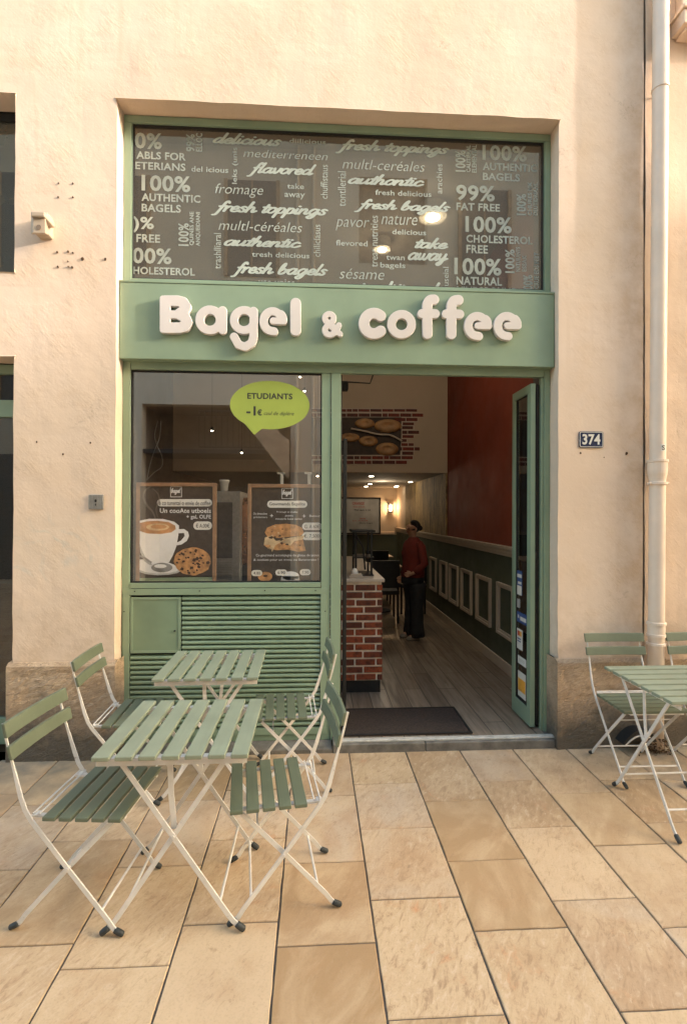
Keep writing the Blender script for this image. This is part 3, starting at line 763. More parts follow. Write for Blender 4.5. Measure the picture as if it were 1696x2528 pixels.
# door leaf folded inwards, seen edge on
dl = empty('door_leaf', (1.58, .2, .08)); dl.parent = None
tag(dl, 'narrow green glazed door leaf folded open against the right jamb', 'door')
def legf(nm_, par, X0, X1, ya, yb, z0, z1, w, m='green', wz=None):
    bm = B(); wz = wz or w
    for a in ((ya, ya+w, z0+wz, z1-w), (yb-w, yb, z0+wz, z1-w), (ya, yb, z0, z0+wz), (ya, yb, z1-w, z1)): box(bm, X0, X1, a[0], a[1], a[2], a[3])
    return obj(nm_, bm, M[m], par, bevel=.002)
legf('frame', dl, 1.532, 1.566, .135, .475, .085, 2.53, .062, wz=.12)
legf('gasket', dl, 1.538, 1.560, .197, .413, .205, 2.468, .008, 'gasket')
dg = bx('glass', M['glass'], dl, 1.546, 1.552, .205, .405, .213, 2.46)
legf('frame', dl, 1.582, 1.603, .16, .475, .085, 2.53, .05, 'black')
bx('glass', M['gasket'], dl, 1.590, 1.594, .21, .425, .135, 2.48)
for z in (.4, 1.3, 2.2):
    bm = B(); tube(bm, [(1.574, .15, z-.03), (1.574, .15, z+.03)], .008, 8); obj('hinge', bm, M['black'], dl)
bm = B(); tube(bm, [(1.566, .25, 1.25), (1.578, .25, 1.25)], .01, 8); obj('handle', bm, M['alu'], dl)
# stickers on the leaf
def dst(name, label, x0, y0, x1, y1, m, marks=()):
    sc_ = 100/615
    X = 1.545
    a = W(1250+x0*sc_, 1380+y0*sc_, X=X); b = W(1250+x1*sc_, 1380+y1*sc_, X=X)
    ya, yb = max(a.y, b.y), min(a.y, b.y); ya = min(ya, .402); yb = max(yb, .207)
    z1 = (a.z+.0); z0 = b.z
    o = bx(name, m, None, X-.0012, X-.0002, yb, ya, z0, z1); tag(o, label, 'sticker', 'stickers on the door leaf')
    for (u0, v0, u1, v1, mm) in marks:
        bx('mark', mm, o, X-.0022, X-.0014, ya-(ya-yb)*u1, ya-(ya-yb)*u0, z0+(z1-z0)*v0, z0+(z1-z0)*v1)
    return o
M['blue'] = simple('blue_sticker', (.04, .08, .22), .4); M['orange'] = simple('orange_sticker', (.75, .36, .05), .4); M['redm'] = simple('red_mark', (.5, .06, .03), .4); M['grey_s'] = simple('grey_print', (.35, .34, .32), .5)
dst('sticker', 'upper blue and white notice sticker on the open door leaf', 150, 165, 235, 560, M['blue'], ((.05, .72, .95, .86, M['sticker_white']), (.05, .0, .95, .38, M['sticker_white']), (.2, .45, .9, .55, M['sticker_white'])))
dst('sticker', 'small grey torn sticker on the open door leaf', 150, 590, 205, 750, M['grey_s'])
dst('sticker', 'wide blue sticker in the middle of the open door leaf', 148, 780, 306, 1020, M['blue'], ((.35, .25, .95, .62, M['sticker_white']), (.1, .4, .22, .7, M['sticker_white'])))
dst('sticker', 'white payment card sticker with red and blue marks on the door leaf', 150, 1035, 243, 1400, M['sticker_white'], ((.12, .66, .5, .9, M['redm']), (.5, .66, .85, .9, M['orange']), (.1, .48, .7, .55, M['blue']), (.1, .36, .7, .42, M['blue'])))
dst('sticker', 'small white printed sticker below the card sticker', 172, 1450, 298, 1660, M['sticker_white'], ((.15, .4, .85, .44, M['grey_s']), (.15, .6, .85, .64, M['grey_s'])))
dst('sticker', 'lowest sticker on the door leaf, white with an orange block', 174, 1680, 292, 2160, M['sticker_white'], ((.04, .22, .96, .72, M['orange']),))

# ---- fascia sign
ss = empty('fascia_sign', (.18, .06, 2.63), label='sage green fascia board with white raised letters Bagel & coffee', cat='sign')
bx('board', M['green'], ss, OX0+.004, OX1-.004, .062, .129, 2.627, 3.136, bevel=.003)
bx('board_cap', M['green'], ss, OX0+.004, OX1-.004, .058, .129, 3.1375, 3.150, bevel=.002)
def arc(cx, cy, r, a0, a1, n=14, ry=None):
    ry = ry or r
    return [(cx+r*math.cos(R(a0+(a1-a0)*k/n)), cy-ry*math.sin(R(a0+(a1-a0)*k/n))) for k in range(n+1)]
def ringp(cx, cy, r, rr, ry=None): return (arc(cx, cy, r, 0, 360, 26, ry), rr)
def glyph_e(dx, dy, s):
    g_ = [(arc(1062, 306, 60, 8, 262, 20, 66)+[(1072, 374)], 28), ([(1066, 303), (1100, 305), (1138, 306)], 23), (arc(1066, 292, 66, 0, 40, 6, 50), 28)]
    return [([((x-1072)*s+1072+dx, (y-306)*s+306+dy) for x, y in p], r*s) for p, r in g_]
L3 = [
 ('B', [([(347, 170), (347, 350)], 35), ([(347, 170), (430, 170), (465, 180), (484, 208), (472, 238), (445, 254)], 36), ([(350, 260), (455, 262)], 27), ([(445, 262), (478, 280), (492, 312), (478, 340), (440, 350), (347, 350)], 36), ([(331, 154)], 19), ([(331, 366)], 19)]),
 ('a', [ringp(645, 298, 68, 29), ([(729, 236), (729, 364)], 30)]),
 ('g', [ringp(872, 299, 67, 27), ([(936, 238), (936, 412), (922, 452), (880, 477), (835, 462), (806, 410)], 28)]),
 ('e', glyph_e(0, 0, 1)), ('l', [([(1216, 186), (1216, 368)], 36)]),
 ('and', [ringp(1440, 287, 29, 20), ringp(1443, 365, 32, 20), ([(1452, 345), (1512, 391)], 19), ([(1478, 384), (1504, 333)], 20)]),
]
dfe = lambda dx: glyph_e(dx, -5, .965)
L4 = [
 ('c', [(arc(321, 284, 64, 48, 312, 20, 66), 34)]), ('o', [ringp(499, 290, 65, 27)]),
 ('f', [(catmull([(666, 352), (665, 190), (668, 155), (683, 134), (708, 130)], 4), 32), ([(630, 221), (716, 222)], 29)]),
 ('f', [(catmull([(820, 354), (820, 192), (824, 158), (838, 138), (866, 133)], 4), 32), ([(786, 223), (873, 224)], 29)]),
 ('e', dfe(-76)), ('e', dfe(114)),
]
def letter(nm_, strokes, px, py, s):
    def cv(x, y):
        p = W(px+x*s, py+y*s, Y=.028); return (p.x, p.z)
    c0 = cv(1000, 300); c1 = cv(1001, 300); k = c1[0]-c0[0]
    st_ = [([cv(x, y) for x, y in pts], r*k-.003) for pts, r in strokes]
    me = loops_mesh(nm_, field_loops(st_, .0033, .01), .013, .003)
    for v in me.vertices: v.co = (v.co.x, .040+(-v.co.z), v.co.y)

    return link('letter', me, M['letter'], ss)
for n_, s_ in L3: letter(n_, s_, 280, 680, .37)
for n_, s_ in L4: letter(n_, s_, 800, 690, .3827)

# ---- vinyl lettering on the transom
T1 = [('0%', 'B', 145, 180, 325, 295), ('ABLS FOR', 'B', 155, 305, 485, 370), ('ETERIANS', 'B', 148, 375, 483, 440), ('del icious', 'S', 522, 405, 768, 452),
 ('100%', 'B', 190, 462, 515, 582), ('AUTHENTIC', 'B', 190, 585, 582, 652), ('BAGELS', 'B', 190, 655, 452, 718), (')%', 'B', 130, 740, 272, 852), ('FREE', 'B', 155, 858, 313, 918),
 ('00%', 'B', 130, 948, 390, 1062), ('HOLESTEROL', 'B', 133, 1075, 545, 1138), ('99%', 'BV', 487, 190, 545, 310), ('ELLOC', 'BV', 552, 185, 595, 310),
 ('100%', 'BV', 435, 785, 505, 940), ('QUINES ANE', 'BV', 510, 710, 541, 935), ('ANQUEIDIANI', 'BV', 552, 712, 583, 940),
 ('delicious', 'C', 665, 178, 1125, 275), ('diilicious', 'S', 1175, 220, 1418, 262), ('mediterreneen', 'L', 868, 290, 1430, 368), ('flavored', 'C', 888, 375, 1355, 495),
 ('leks (unis', 'SV', 793, 280, 835, 525), ('fromage', 'L', 680, 520, 1000, 620), ('take', 'S', 1160, 520, 1272, 560), ('away', 'S', 1142, 583, 1278, 630),
 ('fresh toppings', 'C', 652, 630, 1435, 765), ('chuffistaus', 'RV', 1383, 395, 1430, 625), ('multl-céréales', 'L', 703, 765, 1260, 850), ('authentic', 'C', 737, 862, 1255, 955),
 ('tresh delicious', 'S', 925, 975, 1308, 1022), ('trashlliaral', 'RV', 672, 852, 718, 1092), ('chiliclasus', 'RV', 1337, 795, 1380, 1012), ('fresh bagels', 'C', 780, 1038, 1432, 1168), ('use unies', 'S', 970, 1155, 1210, 1210)]
T2 = [('fresh toppings', 'C', 75, 220, 835, 355), ('multl-ceréales', 'L', 122, 355, 672, 445), ('authontic', 'C', 158, 450, 668, 545), ('fresh delicious', 'S', 342, 562, 715, 612),
 ('fresh bagels', 'C', 200, 620, 842, 738), ('pavor', 'L', 78, 758, 302, 842), ('nature', 'L', 382, 730, 622, 802), ('delicious', 'S', 455, 825, 680, 868), ('flevored', 'S', 80, 897, 290, 942),
 ('take', 'C', 602, 878, 828, 962), ('away', 'C', 557, 978, 828, 1075), ('twan', 'S', 415, 1000, 537, 1035), ('bagels', 'S', 375, 1047, 542, 1098), ('sésame', 'L', 102, 1087, 402, 1165),
 ('tontllerial', 'RV', 92, 440, 145, 675), ('arachies', 'RV', 748, 390, 787, 590), ('treat nutrities', 'RV', 312, 735, 358, 1080), ('useial', 'RV', 792, 1078, 830, 1205),
 ('100%', 'BV', 875, 300, 943, 445), ('CALITIERAL', 'BV', 948, 265, 976, 447), ('ELEMENTAL', 'BV', 986, 262, 1017, 450),
 ('100%', 'B', 1055, 262, 1350, 378), ('AUTHENTIC', 'B', 1058, 380, 1418, 447), ('BAGELS', 'B', 1058, 448, 1305, 510), ('99%', 'B', 880, 528, 1137, 645), ('FAT FREE', 'B', 882, 648, 1172, 710),
 ('100%', 'B', 942, 737, 1250, 857), ('CHOLESTEROL', 'B', 948, 862, 1390, 930), ('FREE', 'B', 948, 930, 1092, 990), ('100%', 'B', 868, 1015, 1182, 1138), ('NATURAL', 'B', 882, 1141, 1185, 1205), ('VINEGROUND', 'B', 885, 1208, 1290, 1270),
 ('100%', 'BV', 1283, 590, 1347, 735), ('CHURES MK', 'BV', 1357, 510, 1385, 735), ('DEUTIDRIANL', 'BV', 1394, 515, 1422, 735), ('100%', 'BV', 1207, 960, 1270, 1120), ('NATURANTS', 'BV', 1279, 945, 1307, 1110),
 ('ESSAK', 'BV', 1320, 1000, 1348, 1110), ('00%', 'BV', 1327, 1130, 1390, 1232), ('CRUE EDS FEBT', 'BV', 1399, 982, 1432, 1225), ('traditional', 'C', 215, 1165, 775, 1290)]
for T, ox in ((T1, 280), (T2, 800)):
    for s, sty, x0, y0, x1, y1 in T:
        put_text('lettering', s, sty[0], W(ox+x0*.37, 260+y0*.37, Y=.1565), W(ox+x1*.37, 260+y1*.37, Y=.1565), M['vinyl_c'] if sty == 'C' else M['vinyl'], sf, vertical=sty.endswith('V'))

# ---- speech bubble sticker
bb = empty('bubble_sticker', (-.33, .15, 2.3), label='lime green speech bubble sticker on the display window reading ETUDIANTS -1€', cat='sticker')
M['lime'] = simple('lime_film', (.33, .41, .075), .45, var=.04)
cen = W(280+1045*.37, 680+865*.37, Y=.1545); ex = W(280+1309*.37, 680+865*.37, Y=.1545).x-cen.x; ez = cen.z-W(280+1045*.37, 680+1027*.37, Y=.1545).z
pts = []
for k in range(64):
    a = 2*PI*k/64; d = math.degrees(a)
    if 232 < d < 258:
        if not pts or pts[-1] != 'tail': pts.append('tail')
        continue
    pts.append((cen.x+ex*math.cos(a), cen.z+ez*math.sin(a)))
tip = W(280+940*.37, 680+1063*.37, Y=.1545); pts = [(tip.x, tip.z) if p == 'tail' else p for p in pts]
bm = B(); prism(bm, pts, .1545, .1572); obj('film', bm, M['lime'], bb)
def btext(s, sty, x0, y0, x1, y1): put_text('lettering', s, sty, W(280+x0*.37, 680+y0*.37, Y=.1538), W(280+x1*.37, 680+y1*.37, Y=.1538), M['ink'], bb)
btext('ETUDIANTS', 'B', 895, 783, 1195, 828); btext('-1', 'B', 888, 872, 950, 935); btext('€', 'B', 960, 893, 992, 935); btext('caul de diplère', 'I', 1005, 907, 1205, 942)

# ---- posters standing in the display window
M['print'] = simple('dark_poster_print', (.045, .032, .024), .4, var=.3, scale=5)
M['woodframe'] = simple('thin_oak_frame', (.30, .17, .09), .5, var=.25, scale=18)
M['cream_p'] = simple('printed_cream', (.80, .77, .70), .5, var=.05); M['white_p'] = simple('printed_white', (.84, .82, .80), .5, var=.1, scale=3)
M['coffee_p'] = simple('printed_coffee', (.55, .28, .12), .5, var=.35, scale=14); M['cookie_p'] = simple('printed_cookie', (.50, .25, .09), .6, var=.45, scale=30)
M['choc_p'] = simple('printed_chocolate', (.045, .02, .012), .6); M['steel_p'] = simple('printed_spoon', (.26, .25, .24), .5, var=.5, scale=12)
M['cheese_p'] = simple('printed_filling', (.62, .46, .26), .6, var=.4, scale=20); M['greenband'] = simple('printed_green_band', (.27, .34, .20), .5)
M['grey_p'] = simple('printed_shadow_grey', (.50, .49, .47), .5, var=.2, scale=5)
PS = .3444
def pw(x, y, Y=.178): return W(300+x*PS, 1060+y*PS, Y=Y)
def poster(label, x0, x1, y0):
    p = empty('framed_poster', (pw((x0+x1)/2, 900).x, .25, .8), label=label, cat='poster')
    a = pw(x0, y0, .170); b = pw(x1, 1250, .170); b.z = 1.101; w = .026
    bx('print', M['print'], p, a.x+w, b.x-w, .1785, .188, b.z+w, a.z-w)
    bm = B()
    for r_ in ((a.x, a.x+w, b.z, a.z), (b.x-w, b.x, b.z, a.z), (a.x+w, b.x-w, a.z-w, a.z), (a.x+w, b.x-w, b.z, b.z+w)): box(bm, r_[0], r_[1], .1695, .192, r_[2], r_[3])
    obj('frame', bm, M['woodframe'], p, bevel=.003); return p
def flat(par, nm_, m, pts, lvl):
    q = [pw(x, y) for x, y in pts]; bm = B(); prism(bm, [(v.x, v.z) for v in q], .1782-lvl*.0006-.0004, .1782-lvl*.0006); return obj(nm_, bm, M[m], par)
def ell(cx, cy, rx, ry, n=26, a0=0, a1=360): return [(cx+rx*math.cos(R(a0+(a1-a0)*k/n)), cy+ry*math.sin(R(a0+(a1-a0)*k/n))) for k in range(n if a1-a0 == 360 else n+1)]
def pill(x0, y0, x1, y1):
    r = (y1-y0)/2; return ell(x1-r, y0+r, r, r, 8, -90, 90)+ell(x0+r, y0+r, r, r, 8, 90, 270)
def ptxt(par, s, sty, x0, y0, x1, y1, m='white_p', lvl=3): put_text('lettering', s, sty, pw(x0, y0), pw(x1, y1), M[m], par, eps=lvl*.0006+.0006)
rp = random.Random(4)
def logo(par, x0, y0, x1, y1):
    for r_ in ((x0, y0, x0+4, y1), (x1-4, y0, x1, y1), (x0, y1-4, x1, y1), (x0, y0, x1, y0+3)):
        flat(par, 'logo_frame', 'white_p', [(r_[0], r_[1]), (r_[2], r_[1]), (r_[2], r_[3]), (r_[0], r_[3])], 1)
    put_text('lettering', 'bagel', 'C', pw(x0+6, y0+8), pw(x1-6, y1-16), M['white_p'], par, eps=.0024)
p1 = poster('framed coffee poster with a white cup, a spoon and a chocolate chip cookie', 105, 678, 380)
logo(p1, 352, 410, 434, 486)
flat(p1, 'panel', 'cream_p', pill(256, 500, 651, 552), 1); ptxt(p1, 'é co turental o envie de coffee', 'R', 272, 510, 640, 545, 'ink')
ptxt(p1, 'Un cooAte utboels', 'S', 278, 565, 643, 600); ptxt(p1, '+ gaL OLFE', 'S', 468, 612, 643, 648)
flat(p1, 'panel', 'cream_p', pill(516, 660, 651, 720), 1); ptxt(p1, '€ A.00€', 'R', 535, 675, 632, 706, 'ink')
flat(p1, 'saucer', 'grey_p', ell(230, 985, 205, 58)[0:0]+[(131, 930), (131, 1022), (180, 1038), (260, 1046), (340, 1042), (400, 1030), (430, 1015), (400, 985), (330, 950), (230, 925)], 1)
flat(p1, 'saucer', 'white_p', [(131, 938), (131, 1008), (180, 1024), (260, 1034), (340, 1030), (395, 1018), (412, 1006), (380, 970), (300, 940), (200, 925)], 2)
flat(p1, 'cup', 'white_p', [(131, 655), (200, 641), (300, 642), (380, 662), (414, 690), (410, 760), (395, 840), (372, 900), (345, 950), (300, 975), (215, 972), (170, 940), (140, 860), (131, 800)], 3)
flat(p1, 'cup_handle', 'white_p', [(410, 716), (450, 714), (480, 735), (486, 765), (470, 800), (430, 826), (392, 832), (398, 812), (430, 796), (455, 765), (450, 742), (412, 745)], 3)
flat(p1, 'coffee', 'coffee_p', [(131, 672), (180, 660), (260, 655), (340, 664), (388, 690), (392, 715), (360, 738), (280, 750), (190, 746), (131, 728)], 4)
flat(p1, 'foam', 'cheese_p', ell(262, 700, 82, 26), 5); flat(p1, 'foam', 'coffee_p', ell(270, 698, 58, 15), 6)
flat(p1, 'cup_shade', 'grey_p', [(131, 810), (150, 870), (185, 935), (225, 970), (205, 972), (165, 942), (138, 880)], 4)
flat(p1, 'cookie', 'cookie_p', [(512+(132+rp.uniform(-5, 5))*math.cos(a), 945+(100+rp.uniform(-4, 4))*math.sin(a)) for a in np.linspace(0, 2*PI, 33)[:-1]], 4)
for k in range(34):
    a = rp.uniform(0, 2*PI); d = math.sqrt(rp.random())*.86; cx = 512+132*d*math.cos(a); cy = 945+100*d*math.sin(a); r_ = rp.uniform(6, 16)
    flat(p1, 'chocolate_chip', 'choc_p', [(cx+r_*rp.uniform(.6, 1.2)*math.cos(t), cy+r_*rp.uniform(.5, 1)*math.sin(t)) for t in np.linspace(0, 2*PI, 8)[:-1]], 5)
flat(p1, 'spoon', 'steel_p', [(131, 912), (170, 930), (215, 962), (222, 950), (175, 918), (131, 898)]+[], 5); flat(p1, 'spoon', 'steel_p', ell(292, 990, 76, 34), 5); flat(p1, 'spoon', 'white_p', ell(282, 980, 44, 14), 6)
for dx in (0, 9):
    pass
def strand(par, m, pts, w, lvl):
    pts = catmull(pts, 5); Lq = []; Rq = []
    for i, p in enumerate(pts):
        a = Vector(pts[max(i-1, 0)]); b = Vector(pts[min(i+1, len(pts)-1)]); d = (b-a).normalized(); nn = Vector((-d.y, d.x))*w/2*(1-.5*abs(2*i/len(pts)-1))
        Lq.append((p[0]+nn.x, p[1]+nn.y)); Rq.append((p[0]-nn.x, p[1]-nn.y))
    return flat(par, 'steam', m, Lq+Rq[::-1], lvl)
M['steam_p'] = simple('printed_steam', (.14, .115, .095), .5)
strand(p1, 'steam_p', [(215, 405), (170, 440), (160, 490), (185, 545), (225, 590), (245, 640)], 16, 1)
strand(p1, 'steam_p', [(225, 425), (262, 460), (272, 510), (250, 570), (262, 630)], 10, 1)
flat(p1, 'band', 'greenband', [(131, 1066), (650, 1058), (650, 1150), (131, 1150)], 1); ptxt(p1, 'Gourmands et coffee de Bagel', 'R', 165, 1088, 610, 1112)
p2 = poster('framed bagel sandwich poster standing at the right side of the display window', 905, 1475, 390)
logo(p2, 1148, 422, 1230, 498)
flat(p2, 'panel', 'cream_p', pill(1045, 511, 1332, 562), 1); ptxt(p2, 'Gourmands Bagelite', 'R', 1060, 522, 1318, 552, 'ink')
for s, a_ in (('Du dimanches', (948, 596, 1045, 612)), ('printaniers', (948, 623, 1045, 640)), ('+', (1066, 608, 1088, 630)), ('Fromage et ciselés', (1113, 586, 1262, 600)), ('pumas', (1175, 615, 1230, 629)), ('moutarde basse cornet', (1105, 634, 1295, 648)), ('+', (1298, 610, 1320, 632)), ('Boisson', (1348, 612, 1426, 628))):
    ptxt(p2, s, 'R', *a_)
flat(p2, 'panel', 'cream_p', pill(1295, 668, 1440, 722), 1); ptxt(p2, 'G. A 60€', 'R', 1312, 682, 1420, 710, 'ink')
flat(p2, 'panel', 'cream_p', pill(1293, 736, 1440, 794), 1); ptxt(p2, '€. 7,500', 'R', 1308, 750, 1418, 780, 'ink')
flat(p2, 'bread', 'cookie_p', [(1028, 740), (1045, 705), (1100, 682), (1180, 676), (1250, 684), (1295, 705), (1308, 745), (1285, 762), (1200, 770), (1120, 778), (1050, 772)], 1)
flat(p2, 'filling', 'cheese_p', [(1030, 775), (1070, 762), (1110, 800), (1160, 786), (1230, 772), (1312, 760), (1300, 790), (1240, 800), (1210, 835), (1150, 806), (1105, 830), (1080, 880), (1068, 830), (1020, 828)], 2)
flat(p2, 'bread', 'cookie_p', [(1020, 830), (1062, 800), (1110, 815), (1200, 812), (1300, 790), (1322, 870), (1270, 878), (1190, 862), (1110, 866), (1050, 852)], 1)
for k in range(26):
    cx, cy = rp.uniform(1050, 1290), rp.uniform(692, 862); r_ = rp.uniform(6, 17)
    flat(p2, 'topping', rp.choice(('choc_p', 'cheese_p', 'choc_p', 'coffee_p')), [(cx+r_*rp.uniform(.6, 1.3)*math.cos(t), cy+r_*rp.uniform(.3, .8)*math.sin(t)) for t in np.linspace(0, 2*PI, 8)[:-1]], 3)
ptxt(p2, 'Ce gourmand accompagne du gâteau de saison', 'R', 965, 893, 1415, 915); ptxt(p2, '& cookies pour un menu ou Bananeraies !', 'R', 948, 926, 1412, 946)
for x0, x1, y0, s in ((932, 1010, 1008, '4.80'), (1104, 1188, 1004, '6.90'), (1278, 1356, 1002, '7.90')):
    flat(p2, 'panel', 'cream_p', pill(x0, y0, x1, y0+44), 3); ptxt(p2, s, 'R', x0+16, y0+12, x1-14, y0+32, 'ink', 4)
flat(p2, 'bagel', 'cookie_p', ell(1030, 1055, 52, 34), 1); flat(p2, 'bagel', 'choc_p', ell(1032, 1050, 16, 8), 2)
flat(p2, 'cup', 'white_p', ell(1212, 1050, 62, 32), 1); flat(p2, 'cup', 'grey_p', [(1150, 1052), (1274, 1052), (1285, 1120), (1130, 1120)], 1)

# ================================================================== SHOP INTERIOR
M['redwall'] = simple('dark_red_wall_paint', (.19, .026, .006), .7, var=.14, scale=2, bmp=.1)
M['greenwall'] = simple('dark_green_wainscot', (.075, .09, .06), .5, var=.08, scale=3)
M['moulding'] = simple('cream_moulding_paint', (.52, .43, .34), .45, var=.04)
M['creamwall'] = simple('cream_interior_wall', (.46, .36, .26), .8, var=.06, scale=2)
M['greywall'] = simple('grey_interior_wall', (.38, .33, .27), .8, var=.06, scale=2)
M['ceil'] = simple('grey_ceiling', (.32, .29, .25), .85, var=.05)
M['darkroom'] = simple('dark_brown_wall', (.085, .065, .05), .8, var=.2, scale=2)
def planks():
    m, nt, out = nm('wood_look_floor')
    v = coords(nt, (1, 1, 1), (0, 0, R(90)))
    bt = N(nt, 'ShaderNodeTexBrick'); nt.links.new(v, bt.inputs['Vector'])
    bt.inputs['Scale'].default_value = 1; bt.inputs['Brick Width'].default_value = 1.15; bt.inputs['Row Height'].default_value = .155; bt.inputs['Mortar Size'].default_value = .004
    bt.offset = .37; bt.inputs['Bias'].default_value = 0
    bt.inputs['Color1'].default_value = (.32, .25, .185, 1); bt.inputs['Color2'].default_value = (.17, .125, .09, 1); bt.inputs['Mortar'].default_value = (.03, .022, .016, 1)
    g = nz(nt, coords(nt, (30, 2.2, 1)), 1, 5, .6, .5)
    col = mixc(nt, ramp(nt, g, .42, .7, 0, .6), bt.outputs['Color'], (.085, .062, .045))
    pbsdf(nt, out, col, ramp(nt, g, .3, .7, .3, .5), 0, bump(nt, g, .2, .002), .5); return m
M['planks'] = planks()
def roughwood():
    m, nt, out = nm('rough_bark_panel')
    g = nz(nt, coords(nt, (1, 9, 1.4)), 1.5, 6, .7, 1.4); f = nz(nt, coords(nt), 24, 5, .7)
    col = mixc(nt, ramp(nt, g, .38, .64), (.07, .045, .02), (.42, .29, .12)); col = mixc(nt, ramp(nt, f, .5, .75, 0, .7), col, (.05, .035, .02))
    pbsdf(nt, out, col, .7, 0, bump(nt, g, .8, .02)); return m
M['bark'] = roughwood()
XR, XL, YB, YE, ZC, ZL, ZF = 1.85, -1.92, 3.62, 8.0, 4.345, 2.17, .07
ir = empty('shop_interior', (0, 1, .07), label='narrow shop room with red upper wall, dark green wainscot and wood look floor', cat='room', kind='structure')
bx('floor', M['planks'], ir, XL, XR, .225, YE, -.1, ZF-.001); bx('floor', M['planks'], ir, .192, 1.602, .060, .2245, .0575, ZF-.001)
bx('red_wall', M['redwall'], ir, XR, XR+.06, .42, YB, 1.24, ZC+.05); bx('wainscot', M['greenwall'], ir, XR, XR+.06, .42, YE, ZF, 1.24)
bx('bark_wall', M['bark'], ir, XR-.02, XR+.06, YB, YE-1.2, 1.24, ZL); bx('side_wall', M['creamwall'], ir, XR, XR+.06, YE-1.2, YE, 1.24, ZL+.05)
bx('bulkhead', M['creamwall'], ir, XL, XR, YB, YB+.12, ZL, ZC+.05)
bx('ceiling', M['ceil'], ir, XL-.05, XR+.06, .21, YB, ZC, ZC+.05); bx('low_ceiling', M['ceil'], ir, XL-.05, XR+.06, YB+.12, YE+.05, ZL+.002, ZL+.06)
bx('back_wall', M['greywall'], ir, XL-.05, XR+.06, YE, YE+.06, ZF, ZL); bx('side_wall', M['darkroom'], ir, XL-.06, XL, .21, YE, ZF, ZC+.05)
bm = B(); box(bm, XL, XR, YE-.02, YE, ZF, 1.12); obj('wainscot', bm, M['greenwall'], ir)
def railprof(nm_, y0, y1):
    prof = [(0, 1.19), (-.018, 1.195), (-.022, 1.215), (-.03, 1.225), (-.034, 1.25), (-.05, 1.262), (-.055, 1.29), (0, 1.292)]
    bm = B(); a = [bm.verts.new((XR+x, y0, z)) for x, z in prof]; b = [bm.verts.new((XR+x, y1, z)) for x, z in prof]
    for i in range(len(prof)): bm.faces.new((a[i], a[(i+1) % len(prof)], b[(i+1) % len(prof)], b[i]))
    bm.faces.new(a); bm.faces.new(b[::-1]); obj(nm_, bm, M['moulding'], ir)
railprof('chair_rail', .42, YE-.03)
bx('chair_rail', M['moulding'], ir, XL, XR-.06, YE-.06, YE-.021, 1.13, 1.20, bevel=.008)
bx('skirting_board', M['moulding'], ir, XR-.016, XR-.001, .42, YE-.03, ZF, .175, bevel=.004)
for ya, yb in ((1.20, 1.62), (1.82, 2.28), (2.47, 2.88), (3.03, 3.44), (3.58, 3.96), (4.2, 4.6), (4.9, 5.3)):
    bm = B(); w = .045
    for t_, o_ in ((w, 0), (w*.55, .012)):
        for a in ((ya, ya+t_, .41, .92), (yb-t_, yb, .41, .92), (ya+t_, yb-t_, .41, .41+t_), (ya+t_, yb-t_, .92-t_, .92)): box(bm, XR-.018-o_, XR-.001-o_*1.4-.0004*(o_ > 0), a[0], a[1], a[2], a[3])
    obj('panel_moulding', bm, M['moulding'], ir)
# neighbouring dark room behind the left shopfront
lr = empty('left_room', (-2.5, 1, 0), label='dim room behind the left shopfront glass', cat='room', kind='structure')
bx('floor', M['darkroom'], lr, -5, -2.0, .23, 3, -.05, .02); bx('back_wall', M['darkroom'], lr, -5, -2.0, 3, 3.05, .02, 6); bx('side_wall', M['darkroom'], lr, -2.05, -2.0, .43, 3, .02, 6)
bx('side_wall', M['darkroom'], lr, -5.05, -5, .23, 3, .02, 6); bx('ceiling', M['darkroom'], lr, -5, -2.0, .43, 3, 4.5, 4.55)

# door mat
tag(bx('door_mat', simple('dark_brown_mat', (.035, .022, .016), .95, var=.4, scale=60, bmp=.8), None, .2, 1.10, .075, .55, ZF, ZF+.010, bevel=.004), 'dark brown door mat just inside the open doorway', 'mat')
mt_ = bpy.data.objects['door_mat']; bm = B()
for a in ((.2, .215, .075, .55), (1.085, 1.10, .075, .55), (.215, 1.085, .075, .090), (.215, 1.085, .535, .55)): box(bm, a[0], a[1], a[2], a[3], ZF+.0105, ZF+.013)
obj('border', bm, M['black'], mt_)

# bagel mural on the bulkhead: printed sticker of bricks and bagels
mu = empty('bagel_mural', (.9, YB, 2.6), label='printed wall sticker of bagels seen through broken red bricks', cat='mural')
M['brickp'] = attrmat('mural_brick', ((.20, .035, .022), (.09, .03, .022), (.04, .02, .015)), .7)
M['bun'] = simple('bagel_crust', (.40, .21, .08), .5, var=.35, scale=9); M['bun_d'] = simple('dark_wood_print', (.045, .028, .018), .7, var=.3)
def mq(x, y): p = W(820+x*.357, 900+y*.357, Y=YB-.003); return (p.x, p.z)
def mprism(nm_, pts, m, d): bm = B(); prism(bm, [mq(*p) for p in pts], YB-.004-d, YB-.001); return obj(nm_, bm, M[m], mu)
mprism('backing', [(-140, 360), (480, 350), (485, 480), (470, 630), (-140, 630)], 'bun_d', 0)
mprism('mortar', [(-145, 300), (590, 306), (590, 330), (630, 334), (630, 366), (592, 370), (592, 397), (568, 400), (568, 452), (604, 455), (602, 484), (566, 488), (564, 512), (520, 516), (520, 538), (564, 541), (564, 566), (608, 570), (606, 598), (566, 602), (562, 628), (560, 660), (520, 664), (518, 692), (-145, 690), (-145, 625), (470, 625), (478, 480), (478, 365), (-145, 365)], 'moulding', .0012)
bm = B(); la = bm.loops.layers.float_color.new('tone'); rb = random.Random(3)
